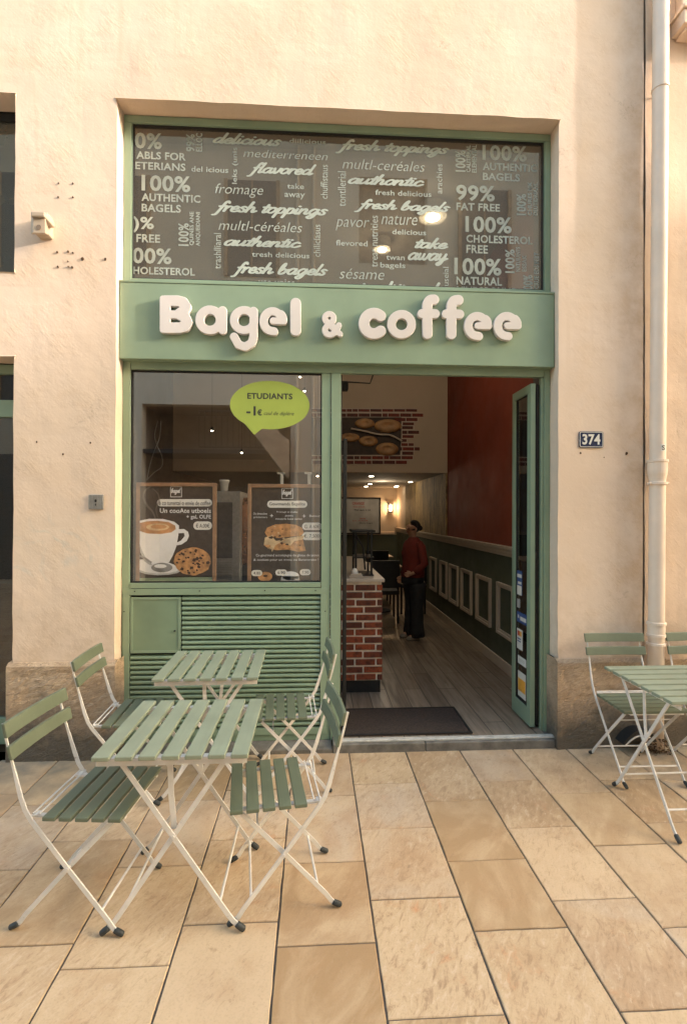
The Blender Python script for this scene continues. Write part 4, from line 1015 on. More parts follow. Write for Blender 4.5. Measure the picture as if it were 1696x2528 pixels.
rows = [(308, 327, -140, 586), (338, 362, -140, 628), (369, 392, 420, 588), (400, 420, 482, 564), (426, 447, 482, 558), (457, 480, 482, 600), (488, 508, 482, 562), (516, 535, 475, 514), (544, 563, 478, 562), (572, 595, 465, 604), (602, 625, 478, 560), (633, 655, -140, 556), (664, 688, -140, 516)]
for i, (y0, y1, xa, xb) in enumerate(rows):
    x = xb
    while x > xa+8:
        w = 82 if rb.random() < .8 else 40
        xs_ = max(xa, x-w+5)
        a = mq(xs_, y0); b = mq(x, y1); vs = box(bm, a[0], b[0], YB-.0085, YB-.0045, b[1], a[1]); t = rb.random()
        for f in vs[0].link_faces[0:0]: pass
        for v in vs:
            for f in v.link_faces:
                for lp in f.loops: lp[la] = (t, t, t, 1)
        x -= w
obj('brick', bm, M['brickp'], mu)
def bun(cx, cy, rx, ry, hole=True):
    bm = B(); c = mq(cx, cy); e = mq(cx+rx, cy+ry); a, b = e[0]-c[0], c[1]-e[1]
    prof = [(1, 0), (.98, .012), (.85, .028), (.6, .036), (.35, .03), (.16, .012)]
    rings = [[bm.verts.new((c[0]+a*r_*math.cos(t), YB-.006-d, c[1]+b*r_*math.sin(t)+b*.12*(1-r_))) for t in np.linspace(0, 2*PI, 25)[:-1]] for r_, d in prof]
    for i in range(len(rings)-1):
        for k in range(24): bm.faces.new((rings[i][k], rings[i][(k+1) % 24], rings[i+1][(k+1) % 24], rings[i+1][k]))
    bm.faces.new(rings[-1]); obj('bagel', bm, M['bun'], mu, smooth=True)
bun(225, 408, 68, 36); bun(385, 425, 95, 48); bun(250, 530, 66, 38); bun(380, 585, 78, 46); bun(120, 505, 70, 32)
bm = B(); pts = [mq(*p) for p in catmull([(130, 445), (220, 462), (320, 485), (400, 490), (480, 530)], 5)]
tube(bm, [(p[0], YB-.03, p[1]) for p in pts], .012, 8); obj('wooden_spoon', bm, M['moulding'], mu)

# brick counter
M['brick'] = attrmat('counter_brick', ((.36, .085, .035), (.14, .045, .028), (.05, .022, .014)), .75, bmp=.6, sc_=26)
M['wmortar'] = simple('white_brick_mortar', (.80, .70, .58), .9, var=.15, scale=20, bmp=.5)
ct = empty('brick_counter', (0, 1.4, ZF), label='shop counter faced with red bricks and thick white mortar, behind the left door post', cat='counter')
cx1, cy0 = .578, .925
bx('core', M['wmortar'], ct, -1.2, cx1-.004, cy0+.003, 3.2, .175, 1.012)
bx('base', M['black'], ct, -1.2, cx1-.012, cy0+.012, 3.2, ZF, .173)
bx('worktop', M['moulding'], ct, -1.2, cx1+.02, cy0-.02, 3.2, 1.014, 1.042, bevel=.004)
bm = B(); la = bm.loops.layers.float_color.new('tone')
z = .18; i = 0
while z < .99:
    x = cx1+.003; first = True; h = .050
    wds = (.172, .158) if i % 2 == 0 else (.045, .170)
    lens = [wds[0] if i % 2 == 0 else .045] ; 
    while x > -1.15:
        w = (.155 if i % 2 else .045) if first else .165; w += rb.uniform(-.006, .006)
        zz = z+rb.uniform(-.002, .002); t = min(1, max(0, rb.gauss(.5, .5)))
        vs = box(bm, x-w, x, cy0-.006-rb.uniform(0, .003), cy0+.0026, zz, zz+h+rb.uniform(-.003, .002))
        for v in vs:
            for f in v.link_faces:
                for lp in f.loops: lp[la] = (t, t, t, 1)
        x -= w+.014; first = False
    # return side
    z += .0635; i += 1
obj('brick', bm, M['brick'], ct, bevel=.005)

# things on the counter
bs = empty('display_stand', (.45, 1.2, 1.042), label='black metal display stand on the end of the brick counter', cat='stand')
bm = B()
for x in (.36, .50):
    for y in (1.12, 1.42): box(bm, x, x+.018, y, y+.018, 1.043, 1.43)
box(bm, .33, .54, 1.10, 1.46, 1.431, 1.452); box(bm, .35, .53, 1.11, 1.45, 1.20, 1.21); box(bm, .35, .53, 1.11, 1.45, 1.043, 1.052)
obj('rack', bm, M['black'], bs, bevel=.002)
bm = B(); tube(bm, [(.37, 1.11, 1.40), (.43, 1.105, 1.30), (.45, 1.105, 1.10)], .008, 8); obj('arm', bm, M['black'], bs)
cs = empty('card_terminal', (.34, 1.0, 1.042), label='small pale stack of cards and till on the counter front', cat='terminal')
bm = B(); box(bm, .30, .42, .97, 1.06, 1.043, 1.058); box(bm, .31, .41, .975, 1.055, 1.060, 1.075); obj('tray', bm, M['moulding'], cs, bevel=.002)
bm = B(); lathe(bm, [(.03, 0), (.028, .02), (.012, .045)], (.35, 1.01, 1.077), 12); obj('napkin', bm, M['cream_p'], cs)
rk = tag(bx('post', M['black'], None, .208, .236, .33, .36, ZF, 2.15, bevel=.003), 'tall thin black post just inside the left jamb of the doorway', 'post')
rk.name = 'black_post'
dc = empty('door_closer', (.3, .35, 2.4), label='black door closer arm at the top left of the doorway', cat='door closer')
q6 = lambda x, y, Y: W(820+x*.357, 900+y*.357, Y=Y)
bm = B(); tube(bm, [q6(105, 120, .5), q6(262, 130, .5), q6(285, 66, .5)], .006, 8); obj('arm', bm, M['black'], dc)
bm = B(); a = q6(70, 180, .5); box(bm, a.x-.06, a.x+.045, .47, .54, a.z, a.z+.07); obj('body', bm, M['black'], dc, bevel=.01)

# silver refrigerator and kettle between the posters
fr_ = empty('oven_unit', (-.70, .75, 0), label='silver kitchen cabinet with dark glass door and louvres between the posters', cat='oven')
a = W(528, 1212, Y=.7); b = W(583, 1440, Y=.7)
bx('body', M['zinc'], fr_, a.x-.25, b.x+.03, .70, 1.2, ZF, a.z, bevel=.006)
bx('door_glass', M['gasket'], fr_, a.x-.2, b.x-.03, .692, .699, 1.24, a.z-.09)
bm = B()
for k in range(14): box(bm, a.x-.2, b.x-.03, .685, .699, .95+k*.0195, .962+k*.0195)
obj('louvre', bm, M['zinc'], fr_)
kt = empty('copper_boiler', (-.57, .8, 1.2), label='dark copper boiler beside the silver cabinet', cat='boiler')
M['copper'] = simple('copper', (.35, .15, .07), .3, .8, var=.2)
bm = B(); lathe(bm, [(.085, -.1), (.105, -.05), (.105, .30), (.09, .40), (.05, .45), (.02, .46)], (-.575, .92, 1.27), 20); obj('tank', bm, M['copper'], kt, smooth=True)
bx('base', M['black'], kt, -.66, -.49, .83, 1.0, ZF, 1.17)
cup = empty('paper_cup', (-.6, .7, 1.8), label='white takeaway cup standing above the silver cabinet', cat='cup')
a = pw(726, 380, .72); bm = B(); lathe(bm, [(.028, 0), (.037, .075), (.042, .078), (.042, .088), (.038, .094)], (a.x, .8, W(528, 1212, Y=.7).z+.001), 18); obj('body', bm, M['white_p'], cup, smooth=True)
for i, (x, y) in enumerate(((1150, 385), (1345, 388))):
    a = pw(x, y, .5); b = pw(x, 322, .5)
    t_ = empty('tap_handle', (a.x, .5, a.z), label=('white tap with a short lever above the middle of the bagel poster', 'white tap at the right edge of the display window')[i], cat='tap')
    bm = B(); box(bm, a.x-.012, a.x+.012, .49, .51, a.z-.12, b.z-.001); obj('column', bm, M['sticker_white'], t_, bevel=.003)
    bm = B(); box(bm, a.x-.035, a.x+.02, .488, .512, b.z, b.z+.014); obj('lever', bm, M['sticker_white'], t_, bevel=.003)
bm = B(); tube(bm, [pw(x, y, .5) for x, y in catmull([(262, -60), (240, 40), (255, 110), (290, 190), (292, 265), (235, 310), (182, 365)], 4)], .0022, 6)
tube(bm, [pw(x, y, .5) for x, y in catmull([(285, -60), (275, 60), (235, 160), (205, 260), (185, 360)], 4)], .003, 6)
tag(obj('white_cable', bm, M['zinc'], None), 'thin white cable hanging in loops at the left of the display window', 'cable')

# back of the shop
mb = empty('menu_board', (1.05, 7.9, 1.5), label='white framed menu board with red writing on the back wall', cat='menu board')
a = q6(100, 918, 7.6); b = q6(334, 1172, 7.6)
bx('panel', M['grey_p'], mb, a.x-.4, b.x-.03, 7.60, 7.62, b.z+.03, a.z-.03)
bm = B()
for r_ in ((a.x-.43, a.x-.4, b.z, a.z), (b.x-.03, b.x, b.z, a.z), (a.x-.4, b.x-.03, b.z, b.z+.03), (a.x-.4, b.x-.03, a.z-.03, a.z)): box(bm, r_[0], r_[1], 7.58, 7.62, r_[2], r_[3])
obj('frame', bm, M['black'], mb)
for s, x0, y0, x1, y1, m_ in (('ORANGE', 140, 950, 222, 970, 'redm'), ('coconut', 145, 980, 225, 988, 'redm'), ('Thé vert 2.50', 150, 1000, 265, 1012, 'ink'), ('carte', 190, 1060, 230, 1070, 'redm'), ('JUS, GLACES', 140, 1076, 246, 1086, 'redm'), ('Menu bagel', 190, 1092, 278, 1102, 'ink')):
    put_text('lettering', s, 'S', q6(x0, y0, 7.595), q6(x1, y1, 7.595), M[m_], mb)
bm = B(); box(bm, a.x-.3, a.x-.2, 7.66, 7.98, 1.5, 1.55); box(bm, b.x-.2, b.x-.1, 7.621, 7.98, 1.5, 1.55); obj('bracket', bm, M['black'], mb)
scn = empty('wall_sconce', (1.65, 7.95, 1.6), label='lit brass wall lantern glowing on the grey back wall', cat='wall lamp')
c = q6(405, 990, 7.9)
bm = B(); box(bm, c.x-.055, c.x+.055, 7.975, 7.999, c.z-.1, c.z+.1); box(bm, c.x-.06, c.x+.06, 7.85, 7.97, c.z+.085, c.z+.10); box(bm, c.x-.045, c.x+.045, 7.86, 7.97, c.z-.11, c.z-.095)
for dx in (-.05, .045): box(bm, c.x+dx, c.x+dx+.005, 7.86, 7.865, c.z-.095, c.z+.085)
obj('frame', bm, M['black'], scn)
bm = B(); lathe(bm, [(.022, -.07), (.028, -.02), (.022, .05), (.008, .07)], (c.x, 7.915, c.z), 12); obj('bulb', bm, emis('warm_bulb', (1, .62, .3), 28), scn, smooth=True)
def plight(name, loc, e, col, r=.05):
    l = bpy.data.lights.new(name, 'POINT'); l.energy = e; l.color = col; l.shadow_soft_size = r
    o = bpy.data.objects.new(name, l); COL.objects.link(o); o.location = loc; return o
plight('sconce_light', (c.x, 7.80, c.z+.02), 3.5, (1, .62, .32))
M['spotglow'] = emis('spot_lamp_glow', (1, .86, .62), 14); M['spotglow_big'] = emis('spot_lamp_glow_bright', (1, .88, .68), 55)
k = 0
for x, y in ((270, 772), (262, 826), (255, 875), (604, 811), (573, 842), (541, 868)):
    p = q6(x, y, 0); d = W(820+x*.357, 900+y*.357, Z=ZL-.004)
    if d.y > 7.7: d = Vector((d.x*.78, 7.2, ZL)); 
    d.x = min(d.x, 1.7)
    s_ = empty('ceiling_spot', (d.x, d.y, ZL), label='small lit spotlight in the low ceiling at the back of the shop', cat='spotlight', group='lit spotlights in the low back ceiling')
    bm = B(); lathe(bm, [(.045, -.004), (.045, .0), (.03, .001)], (d.x, d.y, ZL-.001), 14); obj('rim', bm, M['moulding'], s_)
    bm = B(); prism(bm, disc(0, 0, .034, .034, 14), 0, .003)
    for v in bm.verts: v.co = (d.x+v.co.x, d.y+v.co.z, ZL-.006-v.co.y)
    obj('lens', bm, M['spotglow'], s_)
plight('back_spot_light', (1.2, 5.6, 2.05), 3.5, (1, .8, .55), .15)
for i, (px, py, lb, rr) in enumerate(((1068, 525, 'brighter lit ceiling spotlight seen through the lettered window on the right', .060), (943, 606, 'smaller yellow lit ceiling spotlight seen through the lettered window', .042))):
    d = W(px, py, Z=ZC-.06)
    s_ = empty('ceiling_spot', (d.x, d.y, ZC), label=lb, cat='spotlight')
    bm = B(); lathe(bm, [(rr*2.1, .055), (rr*2.1, -.03)], (d.x, d.y, ZC-.057), 20)
    lathe(bm, [(rr*2.05, -.045), (rr*1.2, -.012), (rr*.2, -.010)], (d.x, d.y, ZC-.057), 20); obj('housing', bm, M['sticker_white'], s_)
    bm = B(); prism(bm, disc(0, 0, rr, rr, 20), 0, .004)
    for v in bm.verts: v.co = (d.x+v.co.x, d.y+v.co.z, ZC-.104-v.co.y)
    obj('lens', bm, M['spotglow_big'], s_)
    plight('spot_light', (d.x, d.y, ZC-.24), 3.2, (1, .85, .62), .06)
for px, py, Y in ((741, 930, 2.2), (752, 965, 2.6), (524, 1063, 2.2), (597, 1117, 2.8), (784, 1175, 3.2)):  # glowing beads on rods, added mostly for street lamp reflections in the glass
    d = W(px, py, Y=Y)
    s_ = empty('added_glow_dot', (d.x, Y, d.z), label='tiny glowing bead on a rod, added for a bright dot in the display window', cat='spotlight', group='glowing beads added for bright dots in the display window')
    bm = B(); lathe(bm, [(.014, 0), (.012, .03), (.006, .04)], (d.x, Y, d.z+.001), 10); tube(bm, [(d.x, Y, d.z+.04), (d.x, Y, ZC-.001)], .0015, 5); obj('rod', bm, M['black'], s_)
    bm = B(); lathe(bm, [(.010, -.008), (.0125, 0)], (d.x, Y, d.z), 10); obj('lamp', bm, M['spotglow'], s_)  # glowing bead that stands in for a bright dot
# tables and seats at the back
def backtable(x, y, label):
    t = empty('cafe_table', (x, y, ZF), label=label, cat='table')
    bx('tabletop', M['woodlight'], t, x-.32, x+.32, y-.32, y+.32, ZF+.70, ZF+.73, bevel=.004)
    bm = B(); lathe(bm, [(.18, 0), (.17, .02), (.03, .04), (.03, .695)], (x, y, ZF), 16); obj('pedestal', bm, M['black'], t)
M['woodlight'] = simple('pale_wood', (.30, .21, .13), .5, var=.15)
backtable(1.02, 4.55, 'pale wooden cafe table behind the counter end'); backtable(1.15, 6.3, 'second pale wooden cafe table near the back wall')
def pad_chair(x, y, rz, label):
    t = empty('dark_chair', (x, y, ZF), rz, label=label, cat='chair')
    def lb(nm_, *a, m='black', bevel=.01): bm = B(); box(bm, *a); return obj(nm_, bm, M[m], t, world=False, bevel=bevel)
    lb('seat', -.2, .2, -.2, .2, .40, .46); lb('backrest', -.21, -.17, -.2, .2, .50, .88)
    for a in (-1, 1):
        for b in (-1, 1): lb('leg', a*.18-.014, a*.18+.014, b*.18-.014, b*.18+.014, 0, .399, bevel=.002)
    for b in (-1, 1): lb('backrest_post', -.205, -.178, b*.18-.012, b*.18+.012, .461, .499, bevel=.002)
pad_chair(.98, 3.8, R(90), 'dark padded chair on the near side of the first back table'); pad_chair(1.5, 4.45, R(180), 'dark padded chair right behind the person')
pad_chair(1.1, 5.3, R(-90), 'dark padded chair between the two back tables'); pad_chair(.62, 6.2, R(0), 'dark padded chair left of the second back table')
M['tote'] = simple('tan_box', (.24, .18, .12), .7); 
tb = bx('cardboard_box', M['tote'], None, .80, 1.08, 3.35, 3.6, ZF+.471, ZF+.60, bevel=.006); tag(tb, 'tan box lying beside the counter end', 'box')
tb.location.z -= .47+.0

# ---- person in the shop
def person():
    px, py, h = 1.205, 2.78, 1.435
    t = empty('person', (px, py, ZF), label='person with tied back hair, dark red jacket and black trousers standing inside the shop', cat='person')
    s = h/1.70
    me = bpy.data.meshes.new('body')
    V = []; E_ = []; Rd = []
    def add(p, r, par=None):
        V.append((p[0]*s, p[1]*s, p[2]*s)); Rd.append((r*s, r*s))
        if par is not None: E_.append((par, len(V)-1))
        return len(V)-1
    # faces -x
    pel = add((0, 0, .93), .11); wst = add((-.005, 0, 1.08), .10, pel); ch = add((.0, 0, 1.28), .12, wst); nk0 = add((.01, 0, 1.42), .06, ch); nk = add((-.01, 0, 1.49), .045, nk0)
    h0 = add((-.02, 0, 1.55), .066, nk); h1 = add((-.02, 0, 1.61), .080, h0); h2 = add((-.01, 0, 1.66), .072, h1)
    jaw = add((-.065, 0, 1.535), .030, h0); nose = add((-.112, 0, 1.585), .010, h1)
    for sy in (-1, 1):
        hip = add((0, .08*sy, .88), .085, pel); kn = add((-.01, .09*sy, .48), .055, hip); an = add((.02, .09*sy, .09), .036, kn); add((-.12, .095*sy, .03), .03, an)
        sh = add((.01, .17*sy, 1.37), .055, ch); el = add((.05, .24*sy, 1.10), .042, sh)
        if sy < 0: wr = add((-.10, .20*sy, .97), .026, el); pa = add((-.15, .17*sy, .955), .022, wr); base = (-.15, .17*sy, .955); dr = Vector((-1, .3, -.15))
        else: wr = add((-.06, .22*sy, .90), .026, el); pa = add((-.09, .22*sy, .845), .022, wr); base = (-.09, .22*sy, .845); dr = Vector((-.5, 0, -1))
        dr.normalize(); side = dr.cross(Vector((0, 1, 0))).normalized()
        for k, (o_, ln) in enumerate(((-.030, .062), (-.010, .074), (.010, .07), (.028, .056))):
            b0 = Vector(base)+side*o_; m1 = b0+dr*ln*.55; m2 = m1+(dr*.8+Vector((0, -.4*sy, 0))).normalized()*ln*.5
            f0 = add(b0+dr*.012, .0095, pa); f1 = add(m1, .0085, f0); add(m2, .007, f1)
        th = add(Vector(base)-side*.035-dr*.02, .011, pa); add(Vector(base)-side*.05+dr*.03, .009, th)
    me.from_pydata(V, E_, [])
    o = bpy.data.objects.new('body', me); COL.objects.link(o); o.parent = t
    sk = o.modifiers.new('skin', 'SKIN'); sk.use_smooth_shade = True
    for i, r_ in enumerate(Rd): me.skin_vertices[0].data[i].radius = r_
    me.skin_vertices[0].data[0].use_root = True
    sb = o.modifiers.new('sub', 'SUBSURF'); sb.levels = 2; sb.render_levels = 2
    me.materials.append(simple('skin', (.46, .26, .17), .5, var=.05))
    def loft(nm_, rings, m, n=20, sm=True):
        bm = B(); rr = []
        for (cx, cy, z, rx, ry) in rings:
            rr.append([bm.verts.new(((cx+rx*math.cos(a)*(1+.16*noise.noise(Vector((math.cos(a)*2.2, math.sin(a)*2.2, z*5+cy*9)))))*s, (cy+ry*math.sin(a)*(1+.14*noise.noise(Vector((math.cos(a)*2, math.sin(a)*2, z*6+3)))))*s, z*s)) for a in np.linspace(0, 2*PI, n+1)[:-1]])
        for i in range(len(rr)-1):
            for k in range(n): bm.faces.new((rr[i][k], rr[i][(k+1) % n], rr[i+1][(k+1) % n], rr[i+1][k]))
        bm.faces.new(rr[0][::-1]); bm.faces.new(rr[-1]); return obj(nm_, bm, m, t, smooth=sm, world=False)
    jr = simple('dark_red_fabric', (.15, .018, .010), .85, var=.2, scale=8, bmp=.2); bk_ = simple('black_fabric', (.022, .022, .024), .85, var=.2)
    loft('jacket', [(0, 0, .90, .155, .19), (0, 0, .94, .158, .192), (0, 0, .98, .152, .187), (0, 0, 1.04, .145, .178), (-.005, 0, 1.10, .137, .17), (-.005, 0, 1.17, .142, .178), (-.005, 0, 1.25, .150, .19), (.01, 0, 1.37, .125, .19), (.01, 0, 1.43, .085, .11), (.005, 0, 1.47, .062, .066)], jr)
    loft('trousers', [(0, 0, .80, .155, .185), (0, 0, .86, .155, .187), (0, 0, .93, .145, .175), (0, 0, 1.0, .135, .165)], bk_)
    for sy in (-1, 1):
        loft('trouser_leg', [(.02, .098*sy, z_, r_, r_*.88) for z_, r_ in ((.045, .105), (.12, .10), (.22, .092), (.34, .092), (.46, .090), (.58, .097), (.70, .108), (.82, .122))], bk_, 18)
    def sleeve(pts, rs):
        bm = B(); tube(bm, [Vector(p)*s for p in pts], [r_*s for r_ in rs], 14); obj('sleeve', bm, jr, t, smooth=True, world=False)
    sleeve([(.01, -.15, 1.385), (.025, -.19, 1.33), (.05, -.245, 1.10), (-.02, -.225, 1.035), (-.09, -.203, .978)], [.06, .068, .056, .05, .04])
    sleeve([(.01, .15, 1.385), (.025, .19, 1.33), (.05, .245, 1.10), (.0, .23, 1.0), (-.05, .221, .915)], [.06, .068, .056, .05, .04])
    bm = B(); bmesh.ops.create_uvsphere(bm, u_segments=20, v_segments=14, radius=1)
    for v in bm.verts:
        c_ = v.co.copy(); x = .105*c_.x+.012; 
        if c_.x < -.2: x = .105*(-.2)+.012+(c_.x+.2)*.03
        if c_.x < -.2 and c_.z < .45: x += .03
        v.co = Vector((x, .092*c_.y, 1.625+.095*c_.z))*s
    obj('hair', bm, simple('dark_hair', (.012, .009, .008), .6), t, smooth=True, world=False)
    bm = B(); bmesh.ops.create_uvsphere(bm, u_segments=12, v_segments=8, radius=.04*s, matrix=Matrix.Translation(Vector((.115, 0, 1.60))*s)); obj('hair_bun', bm, bpy.data.materials['dark_hair'], t, smooth=True, world=False)
    ey = simple('eye', (.02, .015, .012), .3)
    for sy in (-1, 1):
        bm = B(); bmesh.ops.create_uvsphere(bm, u_segments=8, v_segments=6, radius=.011*s, matrix=Matrix.Translation(Vector((-.088, .034*sy, 1.60))*s)); obj('eye', bm, ey, t, smooth=True, world=False)
        bm = B(); bmesh.ops.create_uvsphere(bm, u_segments=8, v_segments=6, radius=1, matrix=Matrix.Translation(Vector((-.0, .088*sy, 1.585))*s) @ Matrix.Diagonal((.016*s, .008*s, .028*s, 1))); obj('ear', bm, bpy.data.materials['skin'], t, smooth=True, world=False)
        bm = B(); lathe(bm, [(.9, 0), (1, .3), (.8, .8), (.4, 1.1)], (-.05*s, .095*sy*s, 0), 14, .115*s, .048*s)
        for v in bm.verts: v.co.z *= .062*s
        obj('shoe', bm, simple('pale_shoe', (.22, .19, .16), .7), t, smooth=True, world=False)
    bm = B(); bmesh.ops.create_uvsphere(bm, u_segments=10, v_segments=6, radius=1, matrix=Matrix.Translation(Vector((-.094, 0, 1.548))*s) @ Matrix.Diagonal((.006*s, .022*s, .006*s, 1))); obj('mouth', bm, simple('lips', (.25, .08, .06), .5), t, smooth=True, world=False)
    t.rotation_euler = (0, 0, R(18))
person()

# ================================================================== CAFE FURNITURE
def foot_cap(par, p, q, y, r=.0108):
    bm = B(); a = Vector((p[0], y, p[1])); b = Vector((q[0], y, q[1])); d = (b-a).normalized()
    tube(bm, [a-d*.006, a, a+d*.016, a+d*.030, a+d*.034], [r*.85, r, r*1.06, r*.95, r*.5], 10)
    obj('foot_cap', bm, M['rubber'], par, smooth=True, world=False)
def slat(bm, x0, x1, y0, y1, z0, z1, tl=0.0):
    box(bm, x0, x1, y0, y1, z0, z1)
def make_chair():
    t = empty('folding_chair', (0, 0, 0))
    bm = B()
    for k in range(5):
        x = -.062+k*.0625; box(bm, x-.0245, x+.0245, -.198, .198, .437, .453)
    obj('seat', bm, M['slat_seat'], t, world=False, bevel=.003)
    bm = B()
    for y in (-.150, .150):
        box(bm, -.150, .212, y-.010, y+.010, .4285, .4365); box(bm, -.150, -.128, y-.016, y+.016, .437, .441)
    for x in (-.142, -.117): tube(bm, [(x, -.166, .446), (x, .166, .446)], .0036, 6)
    tube(bm, [(.205, -.15, .432), (.205, .15, .432)], .005, 6)
    obj('seat_frame', bm, M['white'], t, world=False, bevel=.0008)
    up = [(.190, .024), (.179, .034), (.160, .062), (.005, .252), (-.135, .428), (-.160, .468), (-.178, .52), (-.214, .645), (-.222, .67), (-.238, .735), (-.252, .795)]
    sh = [(-.200, .024), (-.188, .034), (-.168, .062), (.005, .252), (.168, .424)]
    for s in (-1, 1):
        bm = B(); ribbon(bm, up, [.183*s]*7+[.178*s]*4, [.0175]*7+[.009]*4, .006)
        o = obj('leg', bm, M['white'], t, world=False, bevel=.0008); foot_cap(o, up[0], (up[0][0]+.025, .012), .183*s)
        bm = B(); ribbon(bm, sh, .166*s, .0175, .006); tube(bm, [(.005, .160*s, .252), (.005, .190*s, .252)], .006, 8)
        o = obj('leg', bm, M['white'], t, world=False, bevel=.0008); foot_cap(o, sh[0], (sh[0][0]-.025, .012), .166*s)
    bm = B(); tube(bm, [(.131, -.183, .092), (.131, .183, .092)], .0052, 8); obj('crossbar', bm, M['white'], t, world=False)
    bm = B(); tube(bm, [(-.135, -.166, .092), (-.135, .166, .092)], .0052, 8); obj('crossbar', bm, M['white'], t, world=False)
    bm = B(); tube(bm, [(.105, -.166, .36), (.105, .166, .36)], .004, 8); obj('crossbar', bm, M['white'], t, world=False)
    for z0, z1, xo in ((.748, .802, -.226), (.665, .716, -.2065)):
        bm = B(); n = 8; ra = []
        for k in range(n+1):
            y = -.202+.404*k/n; cx = xo-.010*(1-(y/.202)**2); sl = -.10*(z1-z0)
            tilt = (z1-z0)*.22
            ra.append([bm.verts.new(c) for c in ((cx+.009, y, z0), (cx+.009-tilt, y, z1), (cx-.005-tilt, y, z1), (cx-.005, y, z0))])
        for k in range(n):
            for q in range(4): bm.faces.new((ra[k][q], ra[k][(q+1) % 4], ra[k+1][(q+1) % 4], ra[k+1][q]))
        bm.faces.new(ra[0][::-1]); bm.faces.new(ra[-1])
        obj('backrest_slat', bm, M['slat_seat'], t, world=False, bevel=.003)
    return t
def make_table():
    t = empty('folding_table', (0, 0, 0))
    bm = B()
    for k in range(7):
        x = (k-3)*.0845; box(bm, x-.0315, x+.0315, -.285, .285, .684, .701)
    obj('tabletop', bm, M['slat_top'], t, world=False, bevel=.003)
    for y in (-.245, .245):
        bm = B(); box(bm, -.278, .278, y-.014, y+.014, .6785, .6835); box(bm, -.278, .278, y-.0145, y-.0115, .655, .6784); obj('rail', bm, M['white'], t, world=False, bevel=.0008)
    for s in (-1, 1):
        for d, yy in ((1, .236), (-1, .228)):
            pts = [(-.205*d, .672), (.0*d, .372), (.205*d, .072), (.226*d, .044), (.243*d, .029)]
            bm = B(); ribbon(bm, pts, yy*s, .0185, .0065); 
            if d == 1: tube(bm, [(0, .222*s, .372), (0, .243*s, .372)], .007, 8)
            o = obj('leg', bm, M['white'], t, world=False, bevel=.0008); foot_cap(o, (.243*d, .029), (.262*d, .0145), yy*s, .0118)
        bm = B(); ribbon(bm, [(.018*s, .676), (.012*s, .52), (0, .392)], .219*s, .021, .005); obj('brace', bm, M['white'], t, world=False, bevel=.0008)
    for d in (-1, 1):
        bm = B(); tube(bm, [(.175*d, -.232, .116), (.175*d, .232, .116)], .0055, 8); obj('crossbar', bm, M['white'], t, world=False)
    return t
chair = make_chair()
CH = [(-.915, -1.235, -5, 'folding chair at the front left facing the front table, nearest the left edge', True),
      (-.137, -1.20, 188, 'folding chair at the right of the front table with its back toward the doorway', True),
      (-1.06, -.395, 2, 'folding chair in front of the left stone plinth, behind the front left chair', True),
      (-.137, -.335, 184, 'folding chair at the right of the rear table, close to the louvred panel', True),
      (2.0, -.33, -91, 'folding chair facing the camera under the house number, left of the pair on the right', True),
      (2.565, -.33, -90, 'folding chair half cut off at the right edge beside the drainpipe', True)]
for i, (x, y, a, lb, _) in enumerate(CH):
    c = chair if i == 0 else copy_tree(chair)
    c.location = (x, y, 0); c.rotation_euler = (0, 0, R(a))
    tag(c, lb, 'chair', 'green slatted folding chairs on the terrace')
table = make_table()
for i, (x, y, a, lb) in enumerate([(-.53, -1.20, 0, 'square folding table with seven green slats, nearest the camera on the left'), (-.595, -.312, 1, 'square folding table with green slats standing against the louvred panel'),
                              (1.997, -.765, 90, 'square folding table cut off by the right edge of the photo')]):
    c = table if i == 0 else copy_tree(table)
    c.location = (x, y, 0); c.rotation_euler = (0, 0, R(a)); tag(c, lb, 'table', 'green slatted folding tables on the terrace')

# bent rubber strip and dead leaves at the foot of the pipe
q4 = lambda x, y, Y: W(1340+x*.25667, 1520+y*.25667, Y=Y)
bm = B(); pts = [q4(x, y, -.10) for x, y in catmull([(738, 1215), (790, 1150), (860, 1100), (930, 1095), (1000, 1118), (1040, 1190)], 4)]
ribbon(bm, [(p.x, p.z) for p in pts], -.10, .018, .09)
rs_ = tag(obj('rubber_strip', bm, M['black'], None), 'black arched rubber strip with a white lip lying at the foot of the drainpipe', 'strip')
bm = B(); pts = [q4(x, y+16, -.10) for x, y in catmull([(745, 1212), (795, 1160), (862, 1118), (925, 1112), (985, 1130)], 4)]; ribbon(bm, [(p.x, p.z) for p in pts], -.146, .008, .006); obj('lip', bm, M['white'], rs_)
bm = B(); rl = random.Random(5)
for k in range(260):
    p = Vector((rl.gauss(2.30, .055), rl.gauss(-.10, .03), abs(rl.gauss(0, .045))+.004)); m4 = Matrix.Translation(p) @ Matrix.Rotation(rl.uniform(0, 6), 4, Vector((rl.random(), rl.random(), rl.random()+.1)).normalized())
    a, b = rl.uniform(.006, .016), rl.uniform(.003, .007); bm.faces.new([bm.verts.new(m4 @ Vector(q)) for q in ((-a, 0, 0), (0, -b, .001), (a, 0, 0), (0, b, .002))])
lf = obj('dead_leaves', bm, simple('brown_leaf', (.10, .055, .025), .9, var=.5, scale=30), None, recalc=False); tag(lf, 'small heap of brown dead leaves at the foot of the drainpipe', 'leaves', kind='stuff')

